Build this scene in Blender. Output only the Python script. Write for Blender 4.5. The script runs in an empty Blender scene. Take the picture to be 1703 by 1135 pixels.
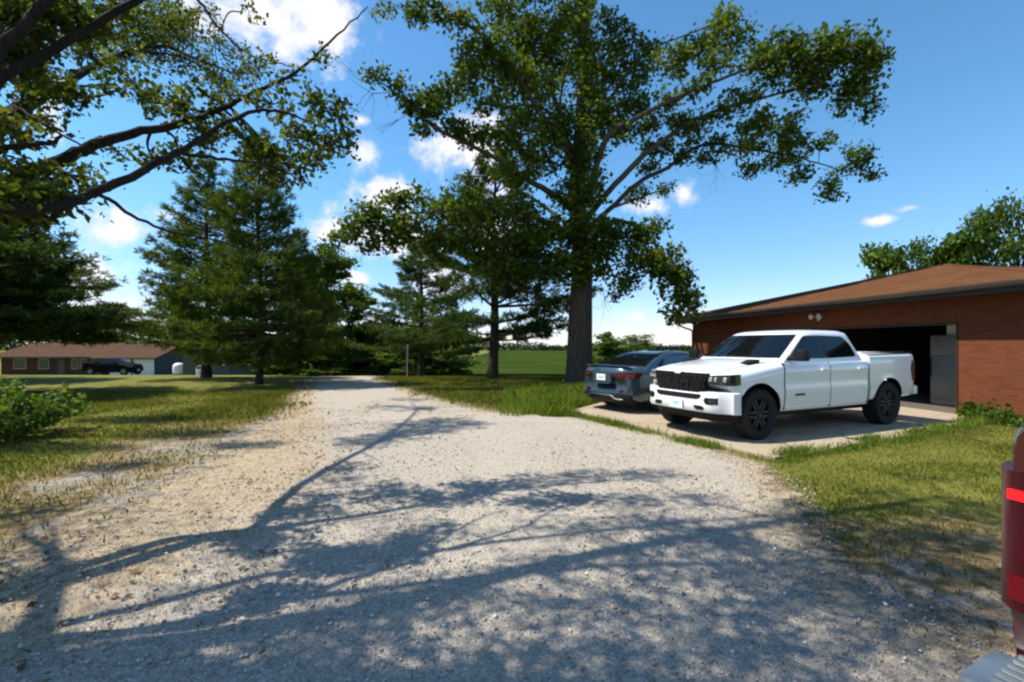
import bpy, bmesh, math, random
import numpy as np
from mathutils import Vector, Matrix
random.seed(7)
rng = np.random.default_rng(11)
R = math.radians
scene = bpy.context.scene
COL = scene.collection
F, CX, HY, CH = 764.0, 851.5, 575.0, 1.6      # focal length and principal point of the photo, eye height
def P(px, py, d):                              # a place seen at a photo pixel, d metres ahead
    return np.array(((px - CX) / F * d, d, CH + (HY - py) / F * d))
def G(px, py):                                 # the level-ground place seen at a photo pixel
    d = F * CH / (py - HY)
    return np.array(((px - CX) / F * d, d))
def terrain(y):
    y = np.asarray(y, dtype=float)
    return np.interp(y, [-500, 21, 24, 28, 56, 64, 150, 450, 3000], [0, 0, -.05, -.25, -2.0, -2.3, -3.0, -3.4, -3.6])
def sstep(a, b, x):
    t = np.clip((np.asarray(x, dtype=float) - a) / (b - a), 0, 1)
    return t * t * (3 - 2 * t)

# ---------------------------------------------------------------- objects
def tag(o, label=None, cat=None, group=None, kind=None):
    for k, v in (('label', label), ('category', cat), ('group', group), ('kind', kind)):
        if v: o[k] = v
    return o
def empty(name, loc=(0, 0, 0), rz=0.0, label=None, cat=None, group=None):
    o = bpy.data.objects.new(name, None)
    COL.objects.link(o)
    o.location = loc; o.rotation_euler = (0, 0, rz); o.empty_display_size = .2
    return tag(o, label, cat, group)
def link_mesh(name, me, mat, parent=None, smooth=None):
    if mat is not None:
        for m in (mat if isinstance(mat, (list, tuple)) else [mat]): me.materials.append(m)
    if smooth is not None:
        me.polygons.foreach_set('use_smooth', [True] * len(me.polygons))
        me.set_sharp_from_angle(angle=R(smooth))
    o = bpy.data.objects.new(name, me)
    COL.objects.link(o)
    if parent is not None: o.parent = parent
    return o
def fast_mesh(name, V, Fq):                    # V (n,3); Fq (m,k) all faces with k corners
    V = np.ascontiguousarray(V, dtype=np.float32); Fq = np.ascontiguousarray(Fq, dtype=np.int32)
    me = bpy.data.meshes.new(name)
    m, k = Fq.shape
    me.vertices.add(len(V)); me.vertices.foreach_set('co', V.ravel())
    me.loops.add(m * k); me.loops.foreach_set('vertex_index', Fq.ravel())
    me.polygons.add(m); me.polygons.foreach_set('loop_start', np.arange(0, m * k, k, dtype=np.int32))
    me.update(calc_edges=True); me.validate()
    return me
class MB:                                      # collects shapes, then becomes one mesh object
    def __init__(s): s.v = []; s.f = []; s.mi = []
    def add(s, V, Fc, mi=0):
        b = len(s.v); s.v += [tuple(map(float, p)) for p in V]
        s.f += [tuple(int(i) + b for i in f) for f in Fc]; s.mi += [mi] * len(Fc); return s
    def box(s, x0, x1, y0, y1, z0, z1, mi=0, bev=0.0, rot=None, at=None):
        bm = bmesh.new(); bmesh.ops.create_cube(bm, size=1)
        for v in bm.verts:
            v.co = Vector(((x0 + x1) / 2 + v.co.x * (x1 - x0), (y0 + y1) / 2 + v.co.y * (y1 - y0), (z0 + z1) / 2 + v.co.z * (z1 - z0)))
        if bev: bmesh.ops.bevel(bm, geom=bm.edges[:], offset=bev, segments=2, affect='EDGES', profile=.6)
        if rot is not None: bm.transform(rot)
        if at is not None: bm.transform(Matrix.Translation(at))
        bm.verts.index_update()
        s.add([v.co for v in bm.verts], [[v.index for v in f.verts] for f in bm.faces], mi); bm.free(); return s
    def tube(s, pts, rad, n=6, mi=0, cap=True):
        V, Fc = tube_arrays(pts, rad, n)
        s.add(V, Fc, mi)
        if cap:
            b = len(s.v) - len(V)
            s.f.append(tuple(b + i for i in range(n))[::-1]); s.f.append(tuple(b + len(V) - n + i for i in range(n))); s.mi += [mi, mi]
        return s
    def lathe(s, prof, n=24, axis='y', at=(0, 0, 0), mi=0):     # prof: (radius, along) pairs
        V = []; Fc = []
        for r, a in prof:
            for i in range(n):
                t = 2 * math.pi * i / n; c, q = r * math.cos(t), r * math.sin(t)
                p = (c, a, q) if axis == 'y' else ((c, q, a) if axis == 'z' else (a, c, q))
                V.append((p[0] + at[0], p[1] + at[1], p[2] + at[2]))
        for j in range(len(prof) - 1):
            for i in range(n):
                k = (i + 1) % n
                Fc.append((j * n + i, j * n + k, (j + 1) * n + k, (j + 1) * n + i))
        return s.add(V, Fc, mi)
    def prism(s, poly, fa, fb, mi=0):          # a polygon mapped to two surfaces and closed round the rim
        n = len(poly)
        A = [fa(*p) for p in poly]; B = [fb(*p) for p in poly]
        return s.add(A + B, [tuple(range(n)), tuple(range(2 * n - 1, n - 1, -1))] + [(i, n + i, n + (i + 1) % n, (i + 1) % n) for i in range(n)], mi)
    def grid(s, rows, mi=0, back=None):        # rows of points; back: a second grid, closed round the rim
        m, n = len(rows), len(rows[0])
        idx = lambda i, j: i * n + j
        V = [p for r in rows for p in r]
        Fc = [(idx(i, j), idx(i, j + 1), idx(i + 1, j + 1), idx(i + 1, j)) for i in range(m - 1) for j in range(n - 1)]
        if back is not None:
            o = m * n; V += [p for r in back for p in r]
            Fc += [(o + idx(i, j), o + idx(i + 1, j), o + idx(i + 1, j + 1), o + idx(i, j + 1)) for i in range(m - 1) for j in range(n - 1)]
            rim = [idx(0, j) for j in range(n)] + [idx(i, n - 1) for i in range(1, m)] + [idx(m - 1, j) for j in range(n - 2, -1, -1)] + [idx(i, 0) for i in range(m - 2, 0, -1)]
            Fc += [(rim[(k + 1) % len(rim)], rim[k], o + rim[k], o + rim[(k + 1) % len(rim)]) for k in range(len(rim))]
        return s.add(V, Fc, mi)
    def build(s, name, mat, parent=None, smooth=None, fix=True):
        me = bpy.data.meshes.new(name); me.from_pydata(s.v, [], s.f)
        me.polygons.foreach_set('material_index', s.mi)
        if fix:
            bm = bmesh.new(); bm.from_mesh(me); bmesh.ops.recalc_face_normals(bm, faces=bm.faces); bm.to_mesh(me); bm.free()
        me.update()
        return link_mesh(name, me, mat, parent, smooth)
def tube_arrays(pts, rad, n=6):
    pts = np.asarray(pts, dtype=float); m = len(pts)
    rad = np.full(m, rad, dtype=float) if np.isscalar(rad) else np.asarray(rad, dtype=float)
    T = np.gradient(pts, axis=0); T /= np.linalg.norm(T, axis=1)[:, None] + 1e-9
    up = np.array((0, 0, 1.0)) if abs(T[0][2]) < .9 else np.array((1.0, 0, 0))
    V = np.zeros((m, n, 3)); a = np.arange(n) * 2 * math.pi / n
    u = np.cross(up, T[0]); u /= np.linalg.norm(u)
    for i in range(m):
        u = u - T[i] * np.dot(u, T[i]); u /= np.linalg.norm(u) + 1e-9
        w = np.cross(T[i], u)
        V[i] = pts[i] + rad[i] * (np.cos(a)[:, None] * u + np.sin(a)[:, None] * w)
    Fc = []
    for i in range(m - 1):
        for j in range(n):
            k = (j + 1) % n
            Fc.append((i * n + j, i * n + k, (i + 1) * n + k, (i + 1) * n + j))
    return V.reshape(-1, 3), np.array(Fc)
class Tubes:                                   # many tubes joined into one mesh, kept as arrays
    def __init__(s): s.V = []; s.F = []; s.n = 0
    def add(s, pts, rad, n=6):
        V, Fc = tube_arrays(pts, rad, n); s.V.append(V); s.F.append(Fc + s.n); s.n += len(V)
    def build(s, name, mat, parent=None):
        return link_mesh(name, fast_mesh(name, np.vstack(s.V), np.vstack(s.F)), mat, parent, 60)
def smooth_line(pts, k=5):                     # Catmull-Rom through the points
    p = np.asarray(pts, dtype=float); p = np.vstack([2 * p[0] - p[1], p, 2 * p[-1] - p[-2]])
    out = []
    for i in range(1, len(p) - 2):
        for t in np.linspace(0, 1, k, endpoint=False):
            a, b, c, d = p[i - 1], p[i], p[i + 1], p[i + 2]
            out.append(.5 * (2 * b + (c - a) * t + (2 * a - 5 * b + 4 * c - d) * t * t + (-a + 3 * b - 3 * c + d) * t ** 3))
    out.append(p[-2]); return np.array(out)
def copy_tree(o, parent=None):
    c = o.copy(); COL.objects.link(c)
    if parent is not None: c.parent = parent
    for ch in [q for q in bpy.data.objects if q.parent == o]: copy_tree(ch, c)
    return c
def apply_bool(o, cutters, op='DIFFERENCE'):
    for c in cutters:
        c.parent = o.parent
        m = o.modifiers.new('b', 'BOOLEAN'); m.operation = op; m.object = c; m.solver = 'EXACT'
    bpy.context.view_layer.update()
    me = bpy.data.meshes.new_from_object(o.evaluated_get(bpy.context.evaluated_depsgraph_get()))
    o.modifiers.clear(); o.data = me
    for c in cutters: bpy.data.objects.remove(c)

# ---------------------------------------------------------------- materials
def new_mat(name):
    m = bpy.data.materials.new(name); m.use_nodes = True
    nt = m.node_tree; nt.nodes.clear()
    out = nt.nodes.new('ShaderNodeOutputMaterial')
    return m, nt, out
class N:                                       # short hand for building node trees
    def __init__(s, nt): s.nt = nt
    def node(s, t, **kw):
        n = s.nt.nodes.new(t)
        for k, v in kw.items():
            if k in n.inputs: s.put(n.inputs[k], v)
            else: setattr(n, k, v)
        return n
    def put(s, sock, v):
        if hasattr(v, 'is_linked') or hasattr(v, 'links'): s.nt.links.new(v, sock)
        elif isinstance(v, (tuple, list)) and len(v) == 3 and sock.type == 'RGBA': sock.default_value = (*v, 1)
        else: sock.default_value = v
    def math(s, op, a, b=0.0, c=None, clamp=False):
        n = s.nt.nodes.new('ShaderNodeMath'); n.operation = op; n.use_clamp = clamp
        s.put(n.inputs[0], a); s.put(n.inputs[1], b)
        if c is not None: s.put(n.inputs[2], c)
        return n.outputs[0]
    def mix(s, f, a, b, blend='MIX'):
        n = s.nt.nodes.new('ShaderNodeMix'); n.data_type = 'RGBA'; n.blend_type = blend
        s.put(n.inputs[0], f); s.put(n.inputs[6], a); s.put(n.inputs[7], b)
        return n.outputs[2]
    def noise(s, vec, scale, detail=3.0, rough=.55, dist=0.0):
        n = s.nt.nodes.new('ShaderNodeTexNoise')
        if vec is not None: s.nt.links.new(vec, n.inputs['Vector'])
        n.inputs['Scale'].default_value = scale; n.inputs['Detail'].default_value = detail
        n.inputs['Roughness'].default_value = rough; n.inputs['Distortion'].default_value = dist
        return n.outputs[0]
    def ramp(s, f, stops):
        n = s.nt.nodes.new('ShaderNodeValToRGB'); s.nt.links.new(f, n.inputs[0])
        e = n.color_ramp.elements
        while len(e) < len(stops): e.new(.5)
        for q, (p, c) in zip(e, stops): q.position = p; q.color = (*c, 1) if len(c) == 3 else c
        return n.outputs[0]
    def step(s, a, b, x):                      # smoothstep
        n = s.nt.nodes.new('ShaderNodeMapRange'); n.interpolation_type = 'SMOOTHSTEP'
        s.put(n.inputs[0], x); s.put(n.inputs[1], a); s.put(n.inputs[2], b)
        return n.outputs[0]
    def coord(s, which='Object'): return s.nt.nodes.new('ShaderNodeTexCoord').outputs[which]
    def bump(s, h, strength=.3, dist=.02):
        n = s.nt.nodes.new('ShaderNodeBump'); n.inputs['Strength'].default_value = strength; n.inputs['Distance'].default_value = dist
        s.put(n.inputs['Height'], h); return n.outputs[0]
    def attr(s, name):
        n = s.nt.nodes.new('ShaderNodeAttribute'); n.attribute_name = name; return n.outputs['Fac']
    def island(s): return s.nt.nodes.new('ShaderNodeNewGeometry').outputs['Random Per Island']
    def pbr(s, color, rough=.5, metal=0.0, spec=.5, coat=0.0, normal=None, **kw):
        n = s.nt.nodes.new('ShaderNodeBsdfPrincipled')
        s.put(n.inputs['Base Color'], color); s.put(n.inputs['Roughness'], rough); s.put(n.inputs['Metallic'], metal)
        s.put(n.inputs['Specular IOR Level'], spec); s.put(n.inputs['Coat Weight'], coat)
        if normal is not None: s.put(n.inputs['Normal'], normal)
        for k, v in kw.items(): s.put(n.inputs[k], v)
        return n.outputs[0]
def plain(name, color, rough=.5, metal=0.0, spec=.5, coat=0.0, var=.12, scale=6.0, bump=0.0, emit=None):
    m, nt, out = new_mat(name); n = N(nt); co = n.coord()
    f = n.noise(co, scale, 4, .6)
    c = n.mix(f, tuple(q * (1 - var) for q in color), tuple(min(1, q * (1 + var)) for q in color))
    rg = n.math('MULTIPLY_ADD', f, rough * .3, rough * .85)
    nm = n.bump(n.noise(co, scale * 12, 3), bump, .01) if bump else None
    kw = {}
    if emit: kw = {'Emission Color': emit[0], 'Emission Strength': emit[1]}
    nt.links.new(n.pbr(c, rg, metal, spec, coat, nm, **kw), out.inputs[0]); return m
def leafy(name, cols, trans=.35, rough=.45, hue_patch=.5):
    m, nt, out = new_mat(name); n = N(nt)
    isl = n.island(); pos = nt.nodes.new('ShaderNodeNewGeometry').outputs['Position']
    pat = n.noise(pos, hue_patch, 2)
    f = n.math('ADD', n.math('MULTIPLY', isl, .7), n.math('MULTIPLY', n.math('SUBTRACT', pat, .5), .9), clamp=True)
    k = len(cols) - 1
    c = n.ramp(f, [(.06 + .88 * i / k, q) for i, q in enumerate(cols)])
    p = n.pbr(c, rough + .12, 0, .14)
    t = n.node('ShaderNodeBsdfTranslucent', Color=n.mix(1.0, c, (1.6, 1.5, .55), 'MULTIPLY')).outputs[0]
    ms = n.node('ShaderNodeMixShader'); ms.inputs[0].default_value = trans
    nt.links.new(p, ms.inputs[1]); nt.links.new(t, ms.inputs[2]); nt.links.new(ms.outputs[0], out.inputs[0]); return m
def bark_mat(name, a, b, scale=5.0):
    m, nt, out = new_mat(name); n = N(nt); co = n.coord()
    mp = n.node('ShaderNodeMapping', Vector=co); mp.inputs['Scale'].default_value = (scale, scale, scale * .22)
    f = n.noise(mp.outputs[0], 3.0, 6, .7, .6)
    c = n.ramp(f, [(.3, a), (.68, b)])
    nt.links.new(n.pbr(c, .9, 0, .2, 0, n.bump(f, .9, .05)), out.inputs[0]); return m

# ---------------------------------------------------------------- camera, light, sky
cam = bpy.data.cameras.new('camera'); camo = bpy.data.objects.new('camera', cam); COL.objects.link(camo)
camo.location = (0, 0, CH); camo.rotation_euler = (R(90), 0, 0)
cam.sensor_width = 36; cam.lens = F / 1703 * 36; cam.shift_y = (HY - 567.5) / 1703
cam.clip_start = .05; cam.clip_end = 6000
scene.camera = camo
SUN_EL, SUN_AZ = 57.0, 176.0                   # azimuth counted from +x towards +y
sd_ = Vector((math.cos(R(SUN_EL)) * math.cos(R(SUN_AZ)), math.cos(R(SUN_EL)) * math.sin(R(SUN_AZ)), math.sin(R(SUN_EL))))
sl = bpy.data.lights.new('sun', 'SUN'); sl.energy = 5.0; sl.angle = R(.55); sl.color = (1, .935, .82)
so = bpy.data.objects.new('sun', sl); COL.objects.link(so); so.rotation_euler = sd_.to_track_quat('Z', 'Y').to_euler()
so.location = (-20, 0, 30)
scene.view_settings.view_transform = 'Standard'; scene.view_settings.look = 'None'
scene.view_settings.exposure = .62; scene.view_settings.gamma = 1.0
scene.cycles.filter_width = 2.3
scene.cycles.max_bounces = 4; scene.cycles.diffuse_bounces = 2; scene.cycles.glossy_bounces = 2; scene.cycles.transmission_bounces = 3; scene.cycles.transparent_max_bounces = 6
scene.cycles.use_adaptive_sampling = True; scene.cycles.adaptive_threshold = .02
scene.cycles.sample_clamp_indirect = 4
try:
    scene.cycles.use_denoising = True; scene.cycles.denoiser = 'OPENIMAGEDENOISE'
except Exception: pass

def build_world():
    w = bpy.data.worlds.new('World'); scene.world = w; w.use_nodes = True
    w.cycles.sampling_method = 'MANUAL'; w.cycles.sample_map_resolution = 256
    nt = w.node_tree; nt.nodes.clear(); n = N(nt)
    out = nt.nodes.new('ShaderNodeOutputWorld')
    sky = nt.nodes.new('ShaderNodeTexSky'); sky.sky_type = 'NISHITA'; sky.sun_disc = False
    sky.sun_elevation = R(SUN_EL); sky.sun_rotation = R(90 - SUN_AZ)
    sky.air_density = 1.0; sky.dust_density = 0.0; sky.ozone_density = 1.6
    hs = nt.nodes.new('ShaderNodeHueSaturation'); hs.inputs['Saturation'].default_value = 1.10
    nt.links.new(sky.outputs[0], hs.inputs['Color'])
    low = n.math('POWER', n.step(.42, -.02, n.node('ShaderNodeSeparateXYZ', Vector=n.coord('Generated')).outputs[2]), 1.5)
    air = n.mix(1.0, hs.outputs[0], n.mix(low, (.70, 1.0, 1.06), (.74, .76, .98)), 'MULTIPLY')      # clear humid air keeps the low sky blue
    bg = n.node('ShaderNodeBackground', Color=air); bg.inputs['Strength'].default_value = .128
    vec = n.coord('Generated')
    sep = n.node('ShaderNodeSeparateXYZ', Vector=vec)
    X, Y, Z = sep.outputs
    az = n.math('ARCTAN2', X, Y); el = n.math('ARCSINE', Z)
    ae = n.node('ShaderNodeCombineXYZ', X=az, Y=el).outputs[0]
    nz = n.noise(vec, 8.0, 5, .62); nf = n.noise(vec, 30.0, 3, .6)     # a little noise breaks the outlines of the clouds
    near = None
    clouds = [(430, 30, 120, 66), (535, 15, 50, 36), (205, 375, 90, 28), (270, 358, 40, 18), (150, 470, 84, 46), (190, 512, 84, 40),
              (85, 205, 28, 34), (603, 255, 24, 26), (600, 200, 16, 9), (655, 405, 110, 38), (600, 465, 36, 16),
              (650, 330, 46, 26), (800, 245, 70, 55), (1040, 528, 40, 20), (1112, 545, 46, 20), (1138, 325, 20, 16),
              (1075, 342, 34, 13), (1462, 367, 24, 8), (1515, 346, 26, 7), (555, 385, 40, 24), (620, 540, 46, 18),
              (60, 520, 90, 40), (205, 545, 90, 26), (1000, 572, 120, 12), (730, 470, 60, 26), (820, 400, 80, 30), (-300, 300, 200, 60), (2300, 380, 200, 40)]
    for px, py, rx, ry in clouds:
        x, z = (px - CX) / F, (HY - py) / F
        a0, e0 = math.atan2(x, 1), math.asin(z / math.sqrt(1 + x * x + z * z))
        ra = rx / F / (1 + x * x) * 1.36; re = ry / F / math.sqrt(1 + x * x) * 1.36
        ma = nt.nodes.new('ShaderNodeVectorMath'); ma.operation = 'MULTIPLY_ADD'; nt.links.new(ae, ma.inputs[0])
        ma.inputs[1].default_value = (1 / ra, 1 / re, 0); ma.inputs[2].default_value = (-a0 / ra, -e0 / re, 0)
        ln = nt.nodes.new('ShaderNodeVectorMath'); ln.operation = 'LENGTH'; nt.links.new(ma.outputs[0], ln.inputs[0])
        v = ln.outputs['Value']; near = v if near is None else n.math('MINIMUM', near, v)
    field = n.math('SUBTRACT', 1.0, near)
    behind = n.math('SUBTRACT', n.math('MULTIPLY', n.step(.05, -.3, Y), n.math('MULTIPLY', nz, 1.6)), .75)   # broken cloud elsewhere in the sky
    field = n.math('MAXIMUM', n.math('MAXIMUM', field, -1.5), behind)
    dens = n.math('ADD', field, n.math('ADD', n.math('MULTIPLY', n.math('SUBTRACT', nz, .5), 3.4), n.math('MULTIPLY', n.math('SUBTRACT', nf, .5), 1.3)))
    alpha = n.math('MULTIPLY', n.step(.0, .95, dens), .94)
    body = n.ramp(n.math('ADD', n.math('MULTIPLY', dens, .35), n.math('MULTIPLY', nf, .5)), [(.1, (.62, .70, .84)), (.5, (.90, .90, .93)), (.85, (1, .98, .97))])
    cb = n.node('ShaderNodeBackground', Color=body); cb.inputs['Strength'].default_value = .74
    ms = n.node('ShaderNodeMixShader'); nt.links.new(alpha, ms.inputs[0]); nt.links.new(bg.outputs[0], ms.inputs[1]); nt.links.new(cb.outputs[0], ms.inputs[2])
    nt.links.new(ms.outputs[0], out.inputs[0])
build_world()

# ---------------------------------------------------------------- ground
def poly_sd(poly, X, Y):                       # signed distance, negative inside
    poly = np.asarray(poly, dtype=float); X = np.asarray(X, dtype=float); Y = np.asarray(Y, dtype=float)
    best = np.full(X.shape, 1e9); inside = np.zeros(X.shape, bool); m = len(poly)
    for i in range(m):
        a, b = poly[i], poly[(i + 1) % m]; e = b - a
        t = np.clip(((X - a[0]) * e[0] + (Y - a[1]) * e[1]) / (e @ e + 1e-12), 0, 1)
        best = np.minimum(best, np.hypot(X - a[0] - t * e[0], Y - a[1] - t * e[1]))
        c = ((a[1] > Y) != (b[1] > Y)) & (X < (b[0] - a[0]) * (Y - a[1]) / (b[1] - a[1] + 1e-12) + a[0])
        inside ^= c
    return np.where(inside, -best, best)
ROAD = [(-4.0, -9), (-3.6, 1.0), (-3.4, 3.2), (-3.5, 4.5), (-3.85, 6.6), (-4.75, 9.8), (-6.6, 14.4), (-8.8, 20.7), (-12.5, 31), (-9.6, 31), (-6.1, 20.9),
        (-2.9, 14.4), (-.5, 10.9), (1.35, 10.1), (2.35, 8.5), (3.0, 7.0), (3.2, 6.2), (2.75, 4.9), (2.3, 3.9), (2.1, 3.1), (2.3, 2.3), (2.6, 0), (3.0, -9)]
DRIVE = [(1.35, 11.0), (3.67, 6.4), (6.6, 7.85), (10.0, 9.75), (10.17, 10.7), (9.3, 16.0), (8.55, 20.6), (3.5, 14.2)]
def vnoise(X, Y, s, seed=0):                   # smooth value noise for scattering
    r = np.random.default_rng(seed).random((64, 64))
    u, v = np.asarray(X) * s, np.asarray(Y) * s; i, j = np.floor(u).astype(int), np.floor(v).astype(int)
    fu, fv = u - i, v - j; fu = fu * fu * (3 - 2 * fu); fv = fv * fv * (3 - 2 * fv)
    g = lambda a, b: r[a % 64, b % 64]
    return (g(i, j) * (1 - fu) + g(i + 1, j) * fu) * (1 - fv) + (g(i, j + 1) * (1 - fu) + g(i + 1, j + 1) * fu) * fv
def dryness(X, Y):                             # how worn and dry the turf is, from the gravel outwards
    s = poly_sd(ROAD, X, Y); left = sstep(1, -3, X)
    wide = np.where(X < 0, 1.1 + 1.3 * sstep(14, 4, Y), .55 + .5 * sstep(6, 3, Y))
    v = 1 - sstep(0, 1, s / wide)
    v = np.maximum(v, (.40 + .5 * vnoise(X, Y, 1.3, 8)) * sstep(5.6, 3.8, Y) * (X > 1) * sstep(3.0, 1.2, s))
    v = np.maximum(v, (.30 + .45 * vnoise(X, Y, 1.1, 8)) * (X < -2) * sstep(3.6, 1.5, s) * sstep(16, 9, Y))
    v = np.maximum(v, .34 * sstep(5, 9, Y) * sstep(26, 16, Y) * (X < 1.5) * vnoise(X, Y, .5, 3))
    return np.clip(v + .32 * (vnoise(X, Y, .55, 5) - .5) + .2 * (vnoise(X, Y, 1.6, 6) - .5), 0, 1)

def build_ground():
    xs = np.concatenate([-np.geomspace(1500, 16, 40), np.arange(-15.5, 14.01, .25), np.geomspace(14.6, 1500, 40)])
    ys = np.concatenate([[-400, -100, -40, -18], np.arange(-8, 30.01, .25), np.geomspace(30.8, 3000, 60)])
    Xg, Yg = np.meshgrid(xs, ys)
    Z = terrain(Yg) + np.where((Yg > 3) & (Yg < 60), .05 * (vnoise(Xg, Yg, .35, 1) - .5), 0) * sstep(.3, 2.0, np.minimum(poly_sd(ROAD, Xg, Yg), poly_sd(DRIVE, Xg, Yg)))
    a, b = len(ys), len(xs)
    idx = np.arange(a * b).reshape(a, b)
    Fq = np.stack([idx[:-1, :-1], idx[:-1, 1:], idx[1:, 1:], idx[1:, :-1]], -1).reshape(-1, 4)
    me = fast_mesh('ground', np.stack([Xg, Yg, Z], -1).reshape(-1, 3), Fq)
    at = me.attributes.new('dry', 'FLOAT', 'POINT'); at.data.foreach_set('value', dryness(Xg, Yg).ravel().astype(np.float32))
    m, nt, out = new_mat('turf'); n = N(nt); co = n.coord()
    dry = n.attr('dry')
    f1 = n.noise(co, 1.1, 5, .6); f2 = n.noise(co, 9.0, 6, .7); f3 = n.noise(co, 40.0, 4, .6)
    green = n.ramp(n.math('ADD', n.math('MULTIPLY', f2, .6), n.math('MULTIPLY', f1, .4)), [(.3, (.065, .080, .012)), (.5, (.135, .142, .022)), (.7, (.25, .20, .055))])
    straw = n.ramp(f2, [(.3, (.085, .055, .028)), (.5, (.22, .155, .07)), (.72, (.36, .28, .15))])
    stone = n.ramp(f3, [(.3, (.12, .11, .10)), (.5, (.30, .28, .25)), (.7, (.48, .45, .41))])
    k = n.step(.28, .62, n.math('ADD', dry, n.math('MULTIPLY', n.math('SUBTRACT', f2, .5), 1.1)))
    c = n.mix(k, green, straw)
    k2 = n.step(.62, .95, n.math('ADD', dry, n.math('MULTIPLY', n.math('SUBTRACT', n.noise(co, 4.0, 5, .7), .5), 1.3)))
    c = n.mix(k2, c, stone)
    nt.links.new(n.pbr(c, .95, 0, .15, 0, n.bump(n.math('ADD', f2, n.math('MULTIPLY', f3, .5)), .8, .05)), out.inputs[0])
    o = link_mesh('ground', me, m, None, 180); tag(o, 'mown lawn with dry straw coloured patches beside the gravel', kind='structure')

def build_road():
    xs = np.arange(-14, 4.6, .12); ys = np.arange(-9, 31.2, .12)
    Xg, Yg = np.meshgrid(xs, ys); s = poly_sd(ROAD, Xg, Yg)
    wid = np.where(Xg < .45 * (0 - Yg * .3), np.clip(1.5 - Yg * .05, .5, 1.3), np.clip(.75 - .05 * Yg, .35, .75))
    keep = s < wid * 1.15
    a, b = len(ys), len(xs); idx = np.arange(a * b).reshape(a, b)
    Fq = np.stack([idx[:-1, :-1], idx[:-1, 1:], idx[1:, 1:], idx[1:, :-1]], -1).reshape(-1, 4)
    Fq = Fq[keep.ravel()[Fq].all(1)]
    used = np.unique(Fq); re = np.full(a * b, -1); re[used] = np.arange(len(used))
    Z = terrain(Yg) + .012 + .014 * (vnoise(Xg, Yg, .8, 9) - .5) * (s < 0)
    me = fast_mesh('gravel_road', np.stack([Xg, Yg, Z], -1).reshape(-1, 3)[used], re[Fq])
    at = me.attributes.new('edge', 'FLOAT', 'POINT'); at.data.foreach_set('value', (s / wid).ravel()[used].astype(np.float32))
    lx = np.interp(Yg, [-9, 1, 3.2, 4.5, 6.6, 9.8, 14.4, 20.7], [-3.7, -3.6, -3.4, -3.5, -3.85, -4.75, -6.6, -8.8])
    lw = np.interp(Yg, [0, 3, 6, 9, 12, 16], [1.6, 2.2, 2.6, 1.7, .9, .5])
    at = me.attributes.new('straw', 'FLOAT', 'POINT'); at.data.foreach_set('value', (1 - sstep(0, 1, (Xg - lx) / lw)).ravel()[used].astype(np.float32))
    m, nt, out = new_mat('gravel'); n = N(nt); co = n.coord()
    e = n.attr('edge'); sw = n.attr('straw')
    big = n.noise(co, .7, 4, .6); mid = n.noise(co, 6.0, 5, .65)
    vor = n.node('ShaderNodeTexVoronoi', Vector=co); vor.inputs['Scale'].default_value = 78; vor.inputs['Randomness'].default_value = 1
    vs = n.node('ShaderNodeSeparateColor', Color=vor.outputs['Color'])
    peb = n.ramp(vs.outputs[0], [(.0, (.265, .232, .192)), (.45, (.365, .32, .264)), (.85, (.455, .405, .34)), (1, (.59, .545, .48))])
    gap = n.step(.25, .75, n.math('MULTIPLY', vor.outputs['Distance'], 1.0))
    c = n.mix(n.math('MULTIPLY', gap, .30), peb, (.20, .18, .16))
    c = n.mix(n.math('MULTIPLY', n.step(.35, .75, mid), .35), c, (.45, .375, .28))
    c = n.mix(n.math('MULTIPLY', n.step(.45, .7, big), .28), c, (.33, .29, .25))
    patchy = n.math('SUBTRACT', n.noise(co, 3.2, 5, .7), .5)
    near_edge = n.math('MAXIMUM', n.step(-.9, .4, n.math('ADD', e, n.math('MULTIPLY', patchy, 1.8))), n.step(.25, .85, n.math('ADD', sw, n.math('MULTIPLY', patchy, 1.9))))
    c = n.mix(n.math('MULTIPLY', near_edge, .72), c, n.ramp(n.noise(co, 14.0, 4, .7), [(.3, (.16, .10, .05)), (.5, (.34, .25, .14)), (.7, (.46, .37, .24))]))
    al = n.step(.16, -.10, n.math('ADD', n.math('MULTIPLY', e, .5), n.math('ADD', n.math('MULTIPLY', n.math('SUBTRACT', n.noise(co, 2.4, 6, .72), .52), 1.25), -.12)))
    h = n.math('ADD', n.math('MULTIPLY', vor.outputs['Distance'], -1.0), n.math('MULTIPLY', mid, .6))
    p = n.pbr(c, .92, 0, .2, 0, n.bump(h, .6, .012))
    tr = n.node('ShaderNodeBsdfTransparent').outputs[0]
    ms = n.node('ShaderNodeMixShader'); nt.links.new(al, ms.inputs[0]); nt.links.new(tr, ms.inputs[1]); nt.links.new(p, ms.inputs[2])
    nt.links.new(ms.outputs[0], out.inputs[0])
    tag(link_mesh('gravel_road', me, m, None, 180), 'pale crushed limestone drive', kind='structure')

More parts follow.
